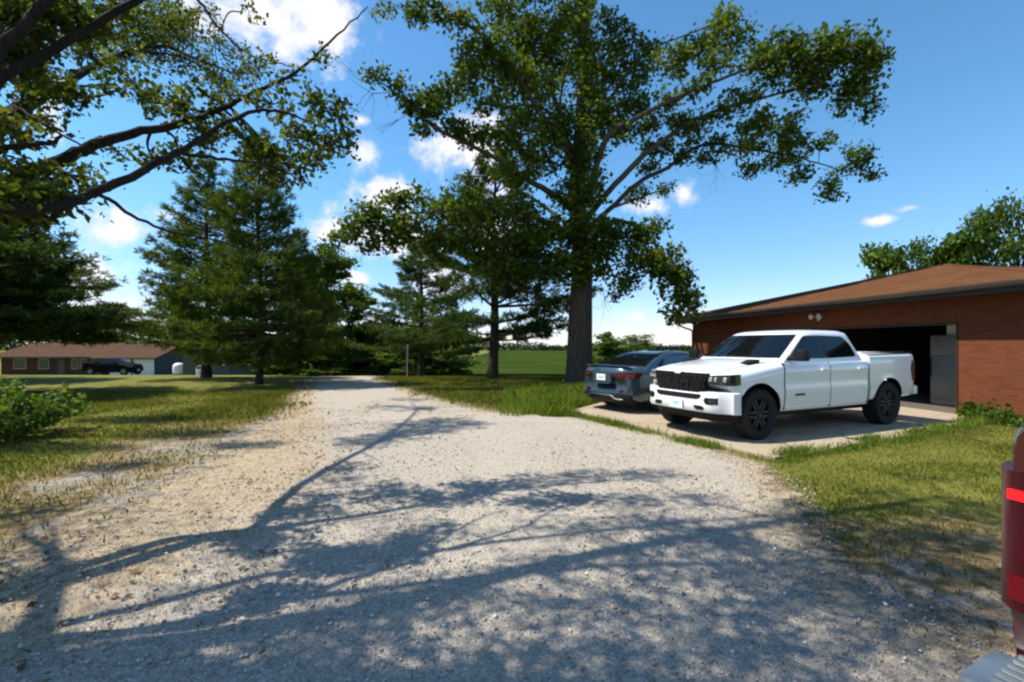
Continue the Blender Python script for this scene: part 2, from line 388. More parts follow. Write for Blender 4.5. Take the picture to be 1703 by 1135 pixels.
def build_driveway():
    # concrete slab with a real edge
    mb = MB(); pts = []
    for i in range(len(DRIVE)):
        a, b = np.array(DRIVE[i]), np.array(DRIVE[(i + 1) % len(DRIVE)]); m = max(1, int(np.linalg.norm(b - a) / .18)); w = 1 if i in (0, 1, 2) else 0
        for k in range(m): q = a + (b - a) * k / m; pts.append((q[0] + w * .05 * (vnoise(q[0], q[1], 2.2, 71) - .5) + w * random.uniform(-.012, .012), q[1] + w * .05 * (vnoise(q[0], q[1], 2.2, 72) - .5) + w * random.uniform(-.012, .012)))
    mb.prism([tuple(p) for p in pts], lambda x, y: (x, y, .035), lambda x, y: (x, y, -.12))
    m, nt, out = new_mat('concrete'); n = N(nt); co = n.coord()
    f = n.noise(co, 1.3, 5, .6); g = n.noise(co, 30, 4, .6)
    c = n.mix(f, (.30, .235, .16), (.44, .365, .27)); c = n.mix(n.math('MULTIPLY', g, .4), c, (.26, .20, .14))
    st = n.step(.56, .7, n.noise(co, .8, 4, .6)); c = n.mix(n.math('MULTIPLY', st, .35), c, (.20, .155, .11))
    wv = n.node('ShaderNodeMapping', Vector=co); wv.inputs['Rotation'].default_value = (0, 0, R(-26))
    sp = n.node('ShaderNodeSeparateXYZ', Vector=wv.outputs[0])
    j1 = n.math('LESS_THAN', n.math('ABSOLUTE', n.math('SUBTRACT', n.math('PINGPONG', sp.outputs[0], 1.7), .85)), .009)
    c = n.mix(n.math('MULTIPLY', j1, .6), c, (.10, .08, .05))
    vc = n.node('ShaderNodeTexVoronoi', Vector=n.node('ShaderNodeVectorMath').outputs[0]); vc.feature = 'DISTANCE_TO_EDGE'; vc.inputs['Scale'].default_value = .45
    vm = vc.inputs['Vector'].links[0].from_node; vm.operation = 'ADD'; nt.links.new(co, vm.inputs[0]); nn = nt.nodes.new('ShaderNodeTexNoise'); nn.inputs['Scale'].default_value = 2.0; nt.links.new(co, nn.inputs['Vector']); nt.links.new(nn.outputs['Color'], vm.inputs[1])
    c = n.mix(n.math('MULTIPLY', n.math('LESS_THAN', vc.outputs['Distance'], .006), .65), c, (.09, .07, .045))
    c = n.mix(n.math('MULTIPLY', n.step(.62, .72, n.noise(co, 3.0, 4, .6)), .25), c, (.12, .09, .065))
    nt.links.new(n.pbr(c, .88, 0, .25, 0, n.bump(g, .25, .01)), out.inputs[0])
    tag(mb.build('driveway', m, None), 'tan concrete apron in front of the garage', kind='structure')
    w = MB(); w.box(10.0, 11.6, 8.62, 9.15, -.05, .05, bev=.01)
    tag(w.build('walkway', m), 'short concrete walk along the brick wall', kind='structure')

def build_field():
    xs = np.concatenate([np.arange(-16, 60, 2.0), np.geomspace(60, 900, 16)]); ys = np.geomspace(30, 520, 60)
    Xg, Yg = np.meshgrid(xs, ys); Z = terrain(Yg) + .12
    a, b = len(ys), len(xs); idx = np.arange(a * b).reshape(a, b)
    Fq = np.stack([idx[:-1, :-1], idx[:-1, 1:], idx[1:, 1:], idx[1:, :-1]], -1).reshape(-1, 4)
    me = fast_mesh('field', np.stack([Xg, Yg, Z], -1).reshape(-1, 3), Fq)
    m, nt, out = new_mat('soybeans'); n = N(nt); co = n.coord()
    f = n.noise(co, .05, 4, .6); g = n.noise(co, 2.5, 4, .7)
    c = n.ramp(n.math('ADD', n.math('MULTIPLY', f, .5), n.math('MULTIPLY', g, .5)), [(.32, (.018, .034, .006)), (.5, (.034, .056, .011)), (.7, (.060, .086, .019))])
    nt.links.new(n.pbr(c, 1.0, 0, .0, 0, n.bump(g, .9, .3)), out.inputs[0])
    tag(link_mesh('field', me, m, None, 180), 'flat green bean field reaching to a far treeline', kind='structure')

build_ground(); build_road(); build_driveway(); build_field()

# ---------------------------------------------------------------- loose ground cover
def quads_from(C, U, W, bend=None):            # kite shaped leaves: centre, half length vector, half width vector
    V = np.stack([C - U, C + W - U * .1, C + U, C - W - U * .1], 1)
    if bend is not None: V[:, 1] += bend; V[:, 3] += bend
    n = len(C); return V.reshape(-1, 3), np.arange(4 * n).reshape(n, 4)
def rand_dirs(n, up=0.0):
    d = rng.normal(size=(n, 3)); d[:, 2] += up
    return d / np.linalg.norm(d, axis=1)[:, None]
def leaf_quads(C, size, up=.6, aspect=.62, jit=.5):
    n = len(C); nrm = rand_dirs(n, up); t = np.cross(nrm, rand_dirs(n)); t /= np.linalg.norm(t, axis=1)[:, None] + 1e-9
    b = np.cross(nrm, t); s = size * (1 + jit * rng.uniform(-1, 1, n))[:, None]
    return quads_from(C, t * s * .5, b * s * .5 * aspect, nrm * s * .12)
def blades(x, y, h, w, lean=.45, z=None):
    n = len(x); z = terrain(y) if z is None else z
    a = rng.uniform(0, 2 * math.pi, n); l = rng.uniform(.1, 1, n) * lean * h; q = rng.uniform(0, 2 * math.pi, n)
    B = np.stack([x, y, z], 1); S = np.stack([np.cos(a), np.sin(a), 0 * a], 1) * (w / 2)[:, None]
    T = B + np.stack([np.cos(q) * l, np.sin(q) * l, h], 1); M = B + np.stack([np.cos(q) * l * .3, np.sin(q) * l * .3, h * .55], 1)
    V = np.stack([B - S, B + S, M + S * .75, T, M - S * .75], 1).reshape(-1, 3)
    return V, np.arange(5 * n).reshape(n, 5)
def stuff(name, V, Fq, mat, label):
    o = link_mesh(name, fast_mesh(name, V, Fq), mat); return tag(o, label, kind='stuff')
M_GRASS = leafy('grass_blades', [(.055, .082, .012), (.12, .145, .022), (.205, .195, .036), (.36, .27, .11)], .3, .55, .8)
M_TALL = leafy('tall_grass', [(.070, .125, .014), (.135, .205, .026), (.205, .265, .042), (.32, .29, .09)], .35, .55, .9)
M_STRAW = leafy('straw', [(.16, .10, .045), (.30, .22, .10), (.42, .34, .19)], .15, .7, .9)
M_DRYLEAF = leafy('fallen_leaf', [(.12, .065, .03), (.23, .13, .06), (.34, .22, .11)], .1, .7, 1.5)
def scatter(n, x0, x1, y0, y1, accept):
    x = rng.uniform(x0, x1, n); y = rng.uniform(y0, y1, n); k = rng.random(n) < accept(x, y); return x[k], y[k]
def build_cover():
    offroad = lambda x, y: (poly_sd(ROAD, x, y) > -.25 + .5 * (vnoise(x, y, 2.2, 21) - .3)) & (poly_sd(DRIVE, x, y) > .03)
    # lawn on the right
    x, y = scatter(170000, 1.9, 10.2, -.5, 10.6, lambda x, y: offroad(x, y) * np.clip((1.05 - dryness(x, y)), .03, 1) * (.35 + .65 * sstep(.3, .6, vnoise(x, y, 1.7, 22))) * (y < 10.3 - .15 * (x - 10)))
    h = rng.uniform(.015, .045, len(x)) * (1 + .8 * sstep(8.5, 10, y) * (x > 8)); V1, F1 = blades(x, y, h, rng.uniform(.005, .011, len(x)), .9)
    # lawn on the left
    x, y = scatter(230000, -17, -3.2, .5, 16, lambda x, y: offroad(x, y) * np.clip(1.02 - dryness(x, y) * 1.05, .02, 1) * (.4 + .6 * sstep(.3, .6, vnoise(x, y, 1.2, 23))) * (x > -1.9 * y - 5))
    h = rng.uniform(.025, .08, len(x)); V2, F2 = blades(x, y, h, rng.uniform(.008, .016, len(x)), .9)
    # strip between the gravel and the pines, and the verge along the far road
    x, y = scatter(90000, -8, 3.2, 9.8, 24, lambda x, y: offroad(x, y) * (y > 10.4 + .4 * x) * np.clip(1.1 - dryness(x, y), .1, 1))
    h = rng.uniform(.05, .13, len(x)); V3, F3 = blades(x, y, h, rng.uniform(.014, .026, len(x)), .8)
    V = np.vstack([V1, V2, V3]); stuff('lawn_grass', V, np.arange(len(V)).reshape(-1, 5), M_GRASS, 'short green lawn grass thinning towards the gravel')
    # weedy tall grass left of the sedan
    x, y = scatter(34000, -.9, 3.1, 10.2, 16.5, lambda x, y: offroad(x, y) * sstep(.25, .55, vnoise(x, y, .9, 24) + .35 * sstep(-.8, 1.2, x)) * sstep(-.5, .9, x - .28 * (14 - y) * 0 + .0 * y) * (poly_sd(DRIVE, x, y) > .15))
    h = rng.uniform(.10, .46, len(x)) * (.5 + .7 * vnoise(x, y, 1.3, 25)); V, Fq = blades(x, y, h, rng.uniform(.009, .018, len(x)), .8)
    x, y = scatter(5000, 8.6, 11.8, 9.0, 10.7, lambda x, y: (poly_sd(DRIVE, x, y) > .03) * (y < 10.45 - .153 * (x - 10.2) * -1 - .3 * (x > 10.3)) * (y > 9.2))
    h = rng.uniform(.08, .28, len(x)); Va, Fa = blades(x, y, h, rng.uniform(.008, .014, len(x)), .7)
    # tufts at the lip of the concrete
    t = rng.random(9000); lip = np.array([(1.3, 11.0), (3.67, 6.35)]); ex = lip[0][0] + (lip[1][0] - lip[0][0]) * t + rng.normal(0, .10, 9000) - .14; ey = lip[0][1] + (lip[1][1] - lip[0][1]) * t + rng.normal(0, .08, 9000) - .05
    k = (rng.random(9000) < sstep(.3, .62, vnoise(t * 9, t * 0, 1.0, 26))) & (poly_sd(DRIVE, ex, ey) > -.06); ex, ey = ex[k], ey[k]
    t = rng.random(9000); ra = np.array((3.67, 6.4)); rb = np.array((6.6, 7.85)); rc = np.array((10.0, 9.75))
    rx = np.where(t < .45, ra[0] + (rb[0] - ra[0]) * t / .45, rb[0] + (rc[0] - rb[0]) * (t - .45) / .55); ry = np.where(t < .45, ra[1] + (rb[1] - ra[1]) * t / .45, rb[1] + (rc[1] - rb[1]) * (t - .45) / .55)
    creep = sstep(.55, .8, vnoise(t * 14, t * 0, 1.0, 73)); rx = rx + rng.normal(.05, .09, 9000) - .10 * creep; ry = ry + rng.normal(-.08, .08, 9000) + .10 * creep
    k = (rng.random(9000) < .35 + .6 * creep); ex = np.concatenate([ex, rx[k]]); ey = np.concatenate([ey, ry[k]])
    Vb, Fb = blades(ex, ey, rng.uniform(.03, .13, len(ex)), rng.uniform(.006, .012, len(ex)), .8, np.where(poly_sd(DRIVE, ex, ey) < 0, .034, 0))
    V = np.vstack([V, Va, Vb]); stuff('tall_grass', V, np.arange(len(V)).reshape(-1, 5), M_TALL, 'unmown weedy grass between the road and the blue sedan')
    # dry straw on the shoulders
    x, y = scatter(90000, -9, 4.2, 1.8, 13, lambda x, y: (poly_sd(ROAD, x, y) > np.where(x < -.8, -2.4, -.9) + 1.3 * vnoise(x, y, 1.9, 27)) * (poly_sd(DRIVE, x, y) > .02) * np.maximum(sstep(.35, .8, dryness(x, y)), .8 * sstep(-.6, -2.4, x + .12 * y)) * sstep(.40, .62, vnoise(x, y, 2.6, 28)) * (x > -1.25 * y - .8))
    h = rng.uniform(.008, .035, len(x)); V, Fq = blades(x, y, h, rng.uniform(.004, .009, len(x)), 3.2)
    stuff('dry_straw', V, Fq, M_STRAW, 'dead straw strewn over the gravel shoulders')
    # fallen leaves
    x, y = scatter(9000, -9, 5, 1.8, 14, lambda x, y: np.where(x < -.9 - .22 * y, .7, .05) * sstep(.35, .65, vnoise(x, y, 1.1, 29)) * (x > -1.25 * y - .8) * (poly_sd(DRIVE, x, y) > -.3))
    V, Fq = leaf_quads(np.stack([x, y, terrain(y) + .022], 1), .046, 2.5, .7); stuff('fallen_leaves', V, Fq, M_DRYLEAF, 'brown fallen leaves scattered over the drive')
    # loose stones on the gravel
    x, y = scatter(90000, -4.8, 3.4, 1.7, 9.5, lambda x, y: (poly_sd(ROAD, x, y) < .5 * vnoise(x, y, 1.5, 30) + .1) * np.clip(3.2 / y, 0, 1) ** 1.3 * (np.abs(x) < 1.25 * y + .4))
    n = len(x); r = rng.uniform(.0035, .0088, n) * (1 + 1.3 * (rng.random(n) < .06))
    base = np.array([(1, 0, 0), (0, 1, 0), (-1, 0, 0), (0, -1, 0), (0, 0, .8), (0, 0, -.6)], float)
    a = rng.uniform(0, 6.28, n); ca, sa = np.cos(a), np.sin(a)
    B = base[None] * rng.uniform(.55, 1.25, (n, 6, 1)) * r[:, None, None] * rng.uniform(.7, 1.3, (n, 1, 3))
    V = np.stack([B[..., 0] * ca[:, None] - B[..., 1] * sa[:, None] + x[:, None], B[..., 0] * sa[:, None] + B[..., 1] * ca[:, None] + y[:, None], B[..., 2] + .014 + r[:, None] * .35], -1).reshape(-1, 3)
    t = np.array([(0, 1, 4), (1, 2, 4), (2, 3, 4), (3, 0, 4), (1, 0, 5), (2, 1, 5), (3, 2, 5), (0, 3, 5)])
    Fq = (t[None] + 6 * np.arange(n)[:, None, None]).reshape(-1, 3)
    m, nt, out = new_mat('loose_stone'); q = N(nt)
    c = q.ramp(q.island(), [(0, (.21, .19, .165)), (.4, (.34, .305, .26)), (.8, (.46, .42, .365)), (1, (.68, .65, .60))])
    nt.links.new(q.pbr(c, .9, 0, .25), out.inputs[0]); stuff('loose_gravel', V, Fq, m, 'loose crushed stones lying on the drive')
build_cover()

# ---------------------------------------------------------------- vehicles
M_WHITE = plain('white_paint', (.78, .79, .80), .22, 0, .5, .8, .02)
M_BLACKP = plain('black_paint', (.004, .004, .005), .7, 0, .04, 0, .1)
M_REDP = plain('maroon_paint', (.055, .004, .007), .2, .0, .5, .9, .1)
M_BLUEP = plain('slate_blue_paint', (.050, .085, .115), .2, .45, .5, .9, .06)
M_GLASS = plain('tinted_glass', (.004, .005, .006), .03, 0, .38, 0, .1)
M_TRIM = plain('black_plastic', (.008, .008, .009), .5, 0, .22, 0, .2)
M_GLOSS = plain('gloss_black', (.005, .005, .006), .2, 0, .4, .1, .1)
M_TYRE = plain('tyre_rubber', (.016, .016, .017), .8, 0, .25, 0, .25, 14, .2)
M_RIM = plain('black_rim', (.004, .004, .0045), .5, .0, .5, 0, .2)
M_ALLOY = plain('alloy_rim', (.22, .23, .24), .3, .9, .5, 0, .15)
M_CHROME = plain('chrome', (.75, .76, .78), .12, 1, .5, 0, .04)
M_STEEL = plain('brushed_step', (.36, .39, .40), .38, .85, .5, 0, .15, 20)
M_LENS = plain('headlamp_glass', (.030, .034, .038), .06, .1, .8, .6, .2)
M_REFL = plain('lamp_reflector', (.8, .82, .85), .1, .9, .6, 0, .1)
M_AMBER = plain('amber_lens', (.65, .12, .012), .2, 0, .6, .5, .1)
M_REDL = plain('red_lens', (.13, .003, .006), .2, 0, .5, .3, .2)
M_REDD = plain('dark_red_lens', (.05, .002, .005), .25, 0, .4, .15, .2)
M_LENSF = plain('rose_lens_rim', (.22, .07, .07), .25, 0, .6, .5, .1)
M_LED = plain('lit_lamp', (.35, .006, .008), .3, 0, .5, 0, .05, 6, 0, ((1, .010, .012), 1.0))
M_PLATE = plain('plate_white', (.72, .74, .74), .4, 0, .5, 0, .05)
M_PLATEB = plain('plate_blue', (.30, .52, .62), .4, 0, .5, 0, .1)
M_CABIN = plain('cabin_dark', (.02, .02, .02), .8)

def interp_table(tab, x):                      # rows (x, a, b, c ...), smooth between
    t = np.array(tab, float); o = t[:, 0].argsort(); t = t[o]
    return [float(np.interp(x, t[:, 0], t[:, j])) for j in range(1, t.shape[1])]
def make_wheel(root, x, y, rad, wid, rimr, side, rim_mat, spokes):
    w = empty('wheel', (x, y, rad)); w.parent = root
    t = MB(); h = wid / 2; r2 = rimr * 1.03
    t.lathe([(r2, -h * .86), (rad * .80, -h), (rad * .95, -h * .97), (rad * .992, -h * .78), (rad, -h * .35), (rad, h * .35), (rad * .992, h * .78), (rad * .95, h * .97), (rad * .80, h), (r2, h * .86), (rimr * .96, h * .5), (rimr * .96, -h * .5), (r2, -h * .86)], 40)
    for k in range(40):                        # tread blocks
        a = 2 * math.pi * k / 40
        t.box(-.022, .022, -h * .72, h * .72, rad - .012, rad + .004, rot=Matrix.Rotation(a, 4, 'Y'))
    t.build('tyre', M_TYRE, w, 40)
    r = MB(); o = side * h
    r.lathe([(rimr, o * .86), (rimr * .97, o * .9), (rimr * .93, o * .8), (rimr * .90, o * .2), (rimr * .9, -o * .8)], 32)
    r.lathe([(.001, o * .1), (rimr * .9, o * .1)], 24)
    r.lathe([(.001, o * .86), (rimr * .16, o * .86), (rimr * .22, o * .72), (rimr * .24, o * .4)], 18)
    for k in range(spokes):
        m = Matrix.Rotation(2 * math.pi * (k + .5) / spokes, 4, 'Y'); ya, yb = sorted((o * .42, o * .76))
        for q in (-1, 1):
            r.box(-.022 + q * .035, .022 + q * .035, ya, yb, rimr * .12, rimr * .95, bev=.006, rot=m)
    r.build('rim', rim_mat, w, 40)
    return w
def round_poly(pts, r=.05, k=4):
    out = []; n = len(pts)
    for i in range(n):
        p = np.array(pts[i], float); a = np.array(pts[i - 1], float) - p; b = np.array(pts[(i + 1) % n], float) - p
        la, lb = np.linalg.norm(a), np.linalg.norm(b); q = min(r, la * .45, lb * .45)
        A, B = p + a / la * q, p + b / lb * q
        for t in np.linspace(0, 1, k + 1): out.append(tuple((1 - t) ** 2 * A + 2 * t * (1 - t) * p + t * t * B))
    return out
def text_mesh(s, size, name, mat, parent, matrix, depth=.006):
    c = bpy.data.curves.new(name, 'FONT'); c.body = s; c.size = size; c.extrude = depth; c.align_x = 'CENTER'; c.align_y = 'CENTER'; c.space_character = 1.15
    t = bpy.data.objects.new(name, c); COL.objects.link(t)
    bpy.context.view_layer.update()
    me = bpy.data.meshes.new_from_object(t.evaluated_get(bpy.context.evaluated_depsgraph_get())); bpy.data.objects.remove(t)
    me.transform(matrix); return link_mesh(name, me, mat, parent)

class Shell:                                   # a vehicle's lower body: stations along x, half sections (y, z)
    def __init__(s, tab, nose=None, tail=None): s.tab = tab; s.nose = nose; s.tail = tail
    def half(s, x):
        w, zb, zs, zt = interp_table(s.tab, x)
        return [(0, zb), (w * .8, zb), (w * .945, zb + .025), (w * .975, zb + .09), (w * .99, zb + .22), (w, zb + .42 * (zs - zb)), (w * .984, zb + .62 * (zs - zb)), (w * .994, zs - .14), (w * .984, zs - .055), (w * .958, zs - .018),
                (w * .92, zs + .10 * (zt - zs)), (w * .8, zs + .5 * (zt - zs)), (w * .6, zs + .80 * (zt - zs)), (w * .3, zs + .96 * (zt - zs)), (0, zt)]
    def warp(s, x, y):
        d = 0.0
        if s.nose:
            x0, x1, a, b, c = s.nose; y_ = abs(y)
            d -= float(sstep(x0, x1, x)) * (a * y_ * y_ + b * max(0, y_ - c) ** 2)
        if s.tail:
            x0, x1, a, b, c = s.tail; y_ = abs(y)
            d += float(sstep(x0, x1, x)) * (a * y_ * y_ + b * max(0, y_ - c) ** 2)
        return x + d
    def side(s, x, z):                         # half width at a height on the flank
        h = s.half(x)[3:10]
        return float(np.interp(z, [q[1] for q in h], [q[0] for q in h]))
    def mesh(s, xs):
        mb = MB(); rows = []
        for x in xs:
            h = s.half(x)
            ring = [(y, z) for y, z in h] + [(-y, z) for y, z in h[-2:0:-1]]
            rows.append([(s.warp(x, y), y, z) for y, z in ring])
        n = len(rows[0]); V = [p for r in rows for p in r]
        Fc = [(i * n + j, i * n + (j + 1) % n, (i + 1) * n + (j + 1) % n, (i + 1) * n + j) for i in range(len(rows) - 1) for j in range(n)]
        Fc += [tuple(range(n)), tuple((len(rows) - 1) * n + j for j in range(n))[::-1]]
        return mb.add(V, Fc)
def cylinder_cutter(x, z, r, y0, y1):
    n = 56; c = [(x + r * math.cos(2 * math.pi * i / n), z + r * math.sin(2 * math.pi * i / n)) for i in range(n)]
    return MB().prism(c, lambda a, b: (a, y0, b), lambda a, b: (a, y1, b)).build('cutter', None)
def box_cutter(*b): return MB().box(*b).build('cutter', None)
def arch_liner(o, axles, r, ylim):
    me = o.data; me.materials.append(M_TRIM)
    for p in me.polygons:
        c = p.center
        for ax, az in axles:
            d = math.hypot(c.x - ax, c.z - az)
            if abs(d - r) < .02 and abs(c.y) < ylim and (abs(p.normal.y) < .3) or (d < r and abs(p.normal.y) > .9 and abs(c.y) < ylim - .2): p.material_index = len(me.materials) - 1
def cab_ring(levels, z, nfront, nside, cr, c):
    xf, xr, w = interp_table(levels, z)[:3]
    pts = []
    for u in np.linspace(-1, 1, nfront): pts.append((xf - c * u * u - (cr * max(0, abs(u) - .86) ** 2 / .0196), u * w * (1 - .02 * max(0, abs(u) - .86) / .14)))
    x1 = pts[-1][0]
    for t in np.linspace(0, 1, nside)[1:-1]: pts.append((x1 + (xr + .10 - x1) * t, w))
    for u in np.linspace(1, -1, 9): pts.append((xr + .10 * max(0, abs(u) - .8) ** 2 / .04, u * w))
    for t in np.linspace(1, 0, nside)[1:-1]: pts.append((x1 + (xr + .10 - x1) * t, -w))
    return [(x, y, z) for x, y in pts]
def loft_cab(levels, zs, c, cr=.06):
    mb = MB(); rows = [cab_ring(levels, z, 17, 8, cr, c) for z in zs]; n = len(rows[0])
    V = [p for r in rows for p in r]
    Fc = [(i * n + j, i * n + (j + 1) % n, (i + 1) * n + (j + 1) % n, (i + 1) * n + j) for i in range(len(rows) - 1) for j in range(n)]
    Fc += [tuple(range(n))[::-1], tuple((len(rows) - 1) * n + j for j in range(n))]
    return mb.add(V, Fc)

def make_pickup(root, paint, rims=M_RIM, lettering=True, lit=False):
    sh = Shell([(2.68, .92, .62, 1.02, 1.07), (2.63, .955, .55, 1.065, 1.135), (2.55, .975, .5, 1.09, 1.178), (2.3, .992, .46, 1.125, 1.225), (1.9, 1.0, .44, 1.165, 1.275), (1.45, 1.0, .42, 1.215, 1.325), (1.25, 1.0, .42, 1.25, 1.335), (0, 1.01, .42, 1.275, 1.31), (-1.15, 1.01, .42, 1.285, 1.32)],
               nose=(1.6, 2.68, .10, 2.6, .66))
    NOSE = lambda y: 2.70 - .10 * y * y - 2.6 * max(0, abs(y) - .66) ** 2
    AX = [(1.835, .43), (-1.835, .43)]
    PROF = [(.44, -.06), (.452, .045), (.48, .066), (.56, .08), (.66, .086), (.74, .082), (.785, .05), (.80, -.03)]
    def BX(y, z):
        q = float(sstep(.72, 1.0, abs(y))); d = float(np.interp(z, [a for a, b in PROF], [b for a, b in PROF])); dd = d if d < 0 else d * (1 - .75 * q)
        return NOSE(y) + dd * (1 - .6 * q)
    def bpatch(mb, rows, s=1, off=.007, nn=9):   # rows (z, y0, y1) laid on the bumper
        A = [[(BX(y0 + (y1 - y0) * t, z) + off, s * (y0 + (y1 - y0) * t), z) for t in np.linspace(0, 1, nn)] for z, y0, y1 in rows]
        return mb.grid(A, 0, [[(x - .05, y, z) for x, y, z in r] for r in A])
    body = sh.mesh(np.concatenate([np.linspace(2.68, 2.4, 8), np.linspace(2.3, -1.15, 40)])).build('body', paint, root, 32)
    apply_bool(body, [cylinder_cutter(1.835, .43, .515, .55, 1.3), cylinder_cutter(1.835, .43, .515, -1.3, -.55)])
    arch_liner(body, AX[:1], .515, .985)
    # cargo bed with an open well
    bs = Shell([(-1.168, 1.01, .50, 1.385, 1.405), (-2.0, 1.012, .50, 1.395, 1.415), (-2.75, 1.005, .52, 1.405, 1.425), (-2.9, .995, .54, 1.405, 1.425), (-2.95, .975, .56, 1.395, 1.415)], tail=(-2.4, -2.95, .02, .8, .8))
    bed = bs.mesh(np.concatenate([np.linspace(-1.168, -2.75, 26), np.linspace(-2.8, -2.95, 5)])).build('cargo_bed', paint, root, 32)
    apply_bool(bed, [cylinder_cutter(-1.835, .43, .505, .55, 1.3), cylinder_cutter(-1.835, .43, .505, -1.3, -.55), box_cutter(-2.84, -1.24, -.82, .82, .86, 1.7)])
    arch_liner(bed, AX[1:], .505, .99)
    rail = MB()
    for s in (-1, 1): rail.box(-2.9, -1.2, s * .83 - (.0 if s > 0 else .12), s * .83 + (.12 if s > 0 else 0), 1.412, 1.432, bev=.008)
    rail.box(-2.93, -2.86, -.80, .80, 1.412, 1.436, bev=.008)
    rail.build('bed_rail', M_TRIM, root, 30)
    # cab
    LV = [(1.24, 1.46, -1.13, .955), (1.30, 1.40, -1.11, .945), (1.77, .66, -.925, .77), (1.81, .57, -.895, .74), (1.842, .44, -.84, .67), (1.862, .25, -.72, .53), (1.873, 0, -.5, .34)]
    CW = .17
    loft_cab(LV, [1.24, 1.30, 1.4, 1.5, 1.6, 1.68, 1.73, 1.77, 1.792, 1.81, 1.828, 1.842, 1.853, 1.862, 1.869, 1.873], CW).build('cab', paint, root, 38)
    wz = lambda z: interp_table(LV, z)[2]
    ws = MB(); rowsA = []; rowsB = []
    for z in np.linspace(1.345, 1.765, 10):
        xf, xr, w = interp_table(LV, z); ra = []; rb = []
        for u in np.linspace(-.905, .905, 15):
            x = xf - CW * u * u - .06 * max(0, abs(u) - .86) ** 2 / .0196; ra.append((x + .008, u * w, z + .004)); rb.append((x - .02, u * w, z - .01))
        rowsA.append(ra); rowsB.append(rb)
    ws.grid(rowsA, 0, rowsB).build('windshield', M_GLASS, root, 50)
    rw = MB(); rowsA = [[(interp_table(LV, z)[1] - .006, u * wz(z), z) for u in np.linspace(-.74, .74, 5)] for z in (1.38, 1.5, 1.62, 1.73)]
    rw.grid(rowsA, 0, [[(x + .03, y, z) for x, y, z in r] for r in rowsA]).build('rear_window', M_GLASS, root, 50)
    for s in (1, -1):
        fa = lambda x, z, s=s: (x, s * (wz(z) + .005), z); fb = lambda x, z, s=s: (x, s * (wz(z) - .02), z)
        MB().prism(round_poly([(1.06, 1.335), (.50, 1.712), (.43, 1.745), (.075, 1.752), (.03, 1.335)], .05), fa, fb).build('side_window', M_GLASS, root, 50)
        MB().prism(round_poly([(-.03, 1.335), (-.005, 1.752), (-.66, 1.74), (-.82, 1.58), (-.87, 1.36)], .06), fa, fb).build('side_window', M_GLASS, root, 50)
        MB().prism([(.095, 1.335), (.135, 1.752), (-.05, 1.752), (-.085, 1.335)], lambda x, z, s=s: (x, s * (wz(z) + .003), z), fb).build('pillar_trim', M_GLOSS, root, 50)
        ht = MB(); hp = []                                  # shut line of the hood
        for x in np.linspace(1.42, 2.52, 9): h_ = sh.half(x); hp.append((sh.warp(x, .84 * h_[10][0]), s * .84 * h_[10][0], float(np.interp(.84 * h_[10][0], [q[0] for q in h_[:9:-1]], [q[1] for q in h_[:9:-1]])) + .001))
        ht.tube(hp, .006, 5); ht.build('hood_seam', M_TRIM, root, 50)
        # doors stand a few millimetres proud, with dark gaps beneath
        doors = []
        for x0, x1, cut in ((.045, 1.24, 0), (-1.10, .025, 1)):
            xs = np.linspace(x1, x0, 12); rA = []; rB = []
            for z in np.linspace(.50, 1.255, 12):
                lo = x0
                if cut: lo = x0 + .10 * float(sstep(.95, .5, z))
                xx = np.linspace(x1, lo, 12)
                rA.append([(x, s * (sh.side(x, z) + .007), z) for x in xx]); rB.append([(x, s * (sh.side(x, z) - .02), z) for x in xx])
            d = MB().grid(rA, 0, rB).build('door', paint, root, 40); doors.append(d)
        for x in (1.255, .035, -1.112, -1.158):
            seam = MB(); rA = [[(x + q, s * (sh.side(min(1.45, max(-1.15, x)), z) + .004), z) for q in (-.010, .010)] for z in np.linspace(.47, 1.265, 12)]
            seam.grid(rA, 0, [[(a, b - s * .03, c) for a, b, c in r] for r in rA])
            seam.build('door_seam', M_TRIM, root, 40)
        for d, hx in zip(doors, (.22, -.86)):
            hb = MB(); yb = sh.side(hx, 1.14)
            hb.box(hx - .115, hx + .115, s * (yb + .042) - .012, s * (yb + .042) + .012, 1.115, 1.158, bev=.010)
            for q in (-.095, .095): hb.box(hx + q - .018, hx + q + .018, min(s * yb, s * (yb + .04)), max(s * yb, s * (yb + .04)), 1.12, 1.152, bev=.005)
            hb.build('handle', paint, d, 40)
        # mirror
        m = MB(); m.box(1.0, 1.15, s * 1.16 - .115, s * 1.16 + .115, 1.30, 1.50, bev=.04)
        m.tube([(1.06, s * .93, 1.34), (1.07, s * 1.03, 1.345), (1.08, s * 1.12, 1.37)], [.045, .04, .045], 8)
        mi = m.build('mirror', M_TRIM, root, 40)
        MB().box(.992, .999, s * 1.16 - .085, s * 1.16 + .085, 1.335, 1.47).build('mirror_glass', M_CHROME, mi)
        # headlamp wraps the corner
        plan = [(NOSE(.60) + .006, .60), (NOSE(.72) + .008, .72), (NOSE(.82) + .010, .82), (NOSE(.88) + .010, .88), (2.50, .925), (2.42, .956), (2.32, .988), (2.2, 1.004), (2.1, 1.008)]
        zt = [1.07, 1.078, 1.082, 1.085, 1.09, 1.094, 1.098, 1.10, 1.08]; zb = [.935, .915, .905, .905, .908, .914, .925, .945, .99]
        def lamp(i0, i1, t0, t1, off, name, mat, par):
            pl = [plan[i] for i in range(i0, i1 + 1)]
            rA = [[(x + off * (1 if i < 5 else .3), s * (y + off * (0 if i < 3 else 1)), zb[i0 + i] + (zt[i0 + i] - zb[i0 + i]) * t) for i, (x, y) in enumerate(pl)] for t in np.linspace(t0, t1, 4)]
            return MB().grid(rA, 0, [[(x - .04, y - s * .02, z) for x, y, z in r] for r in rA]).build(name, mat, par, 50)
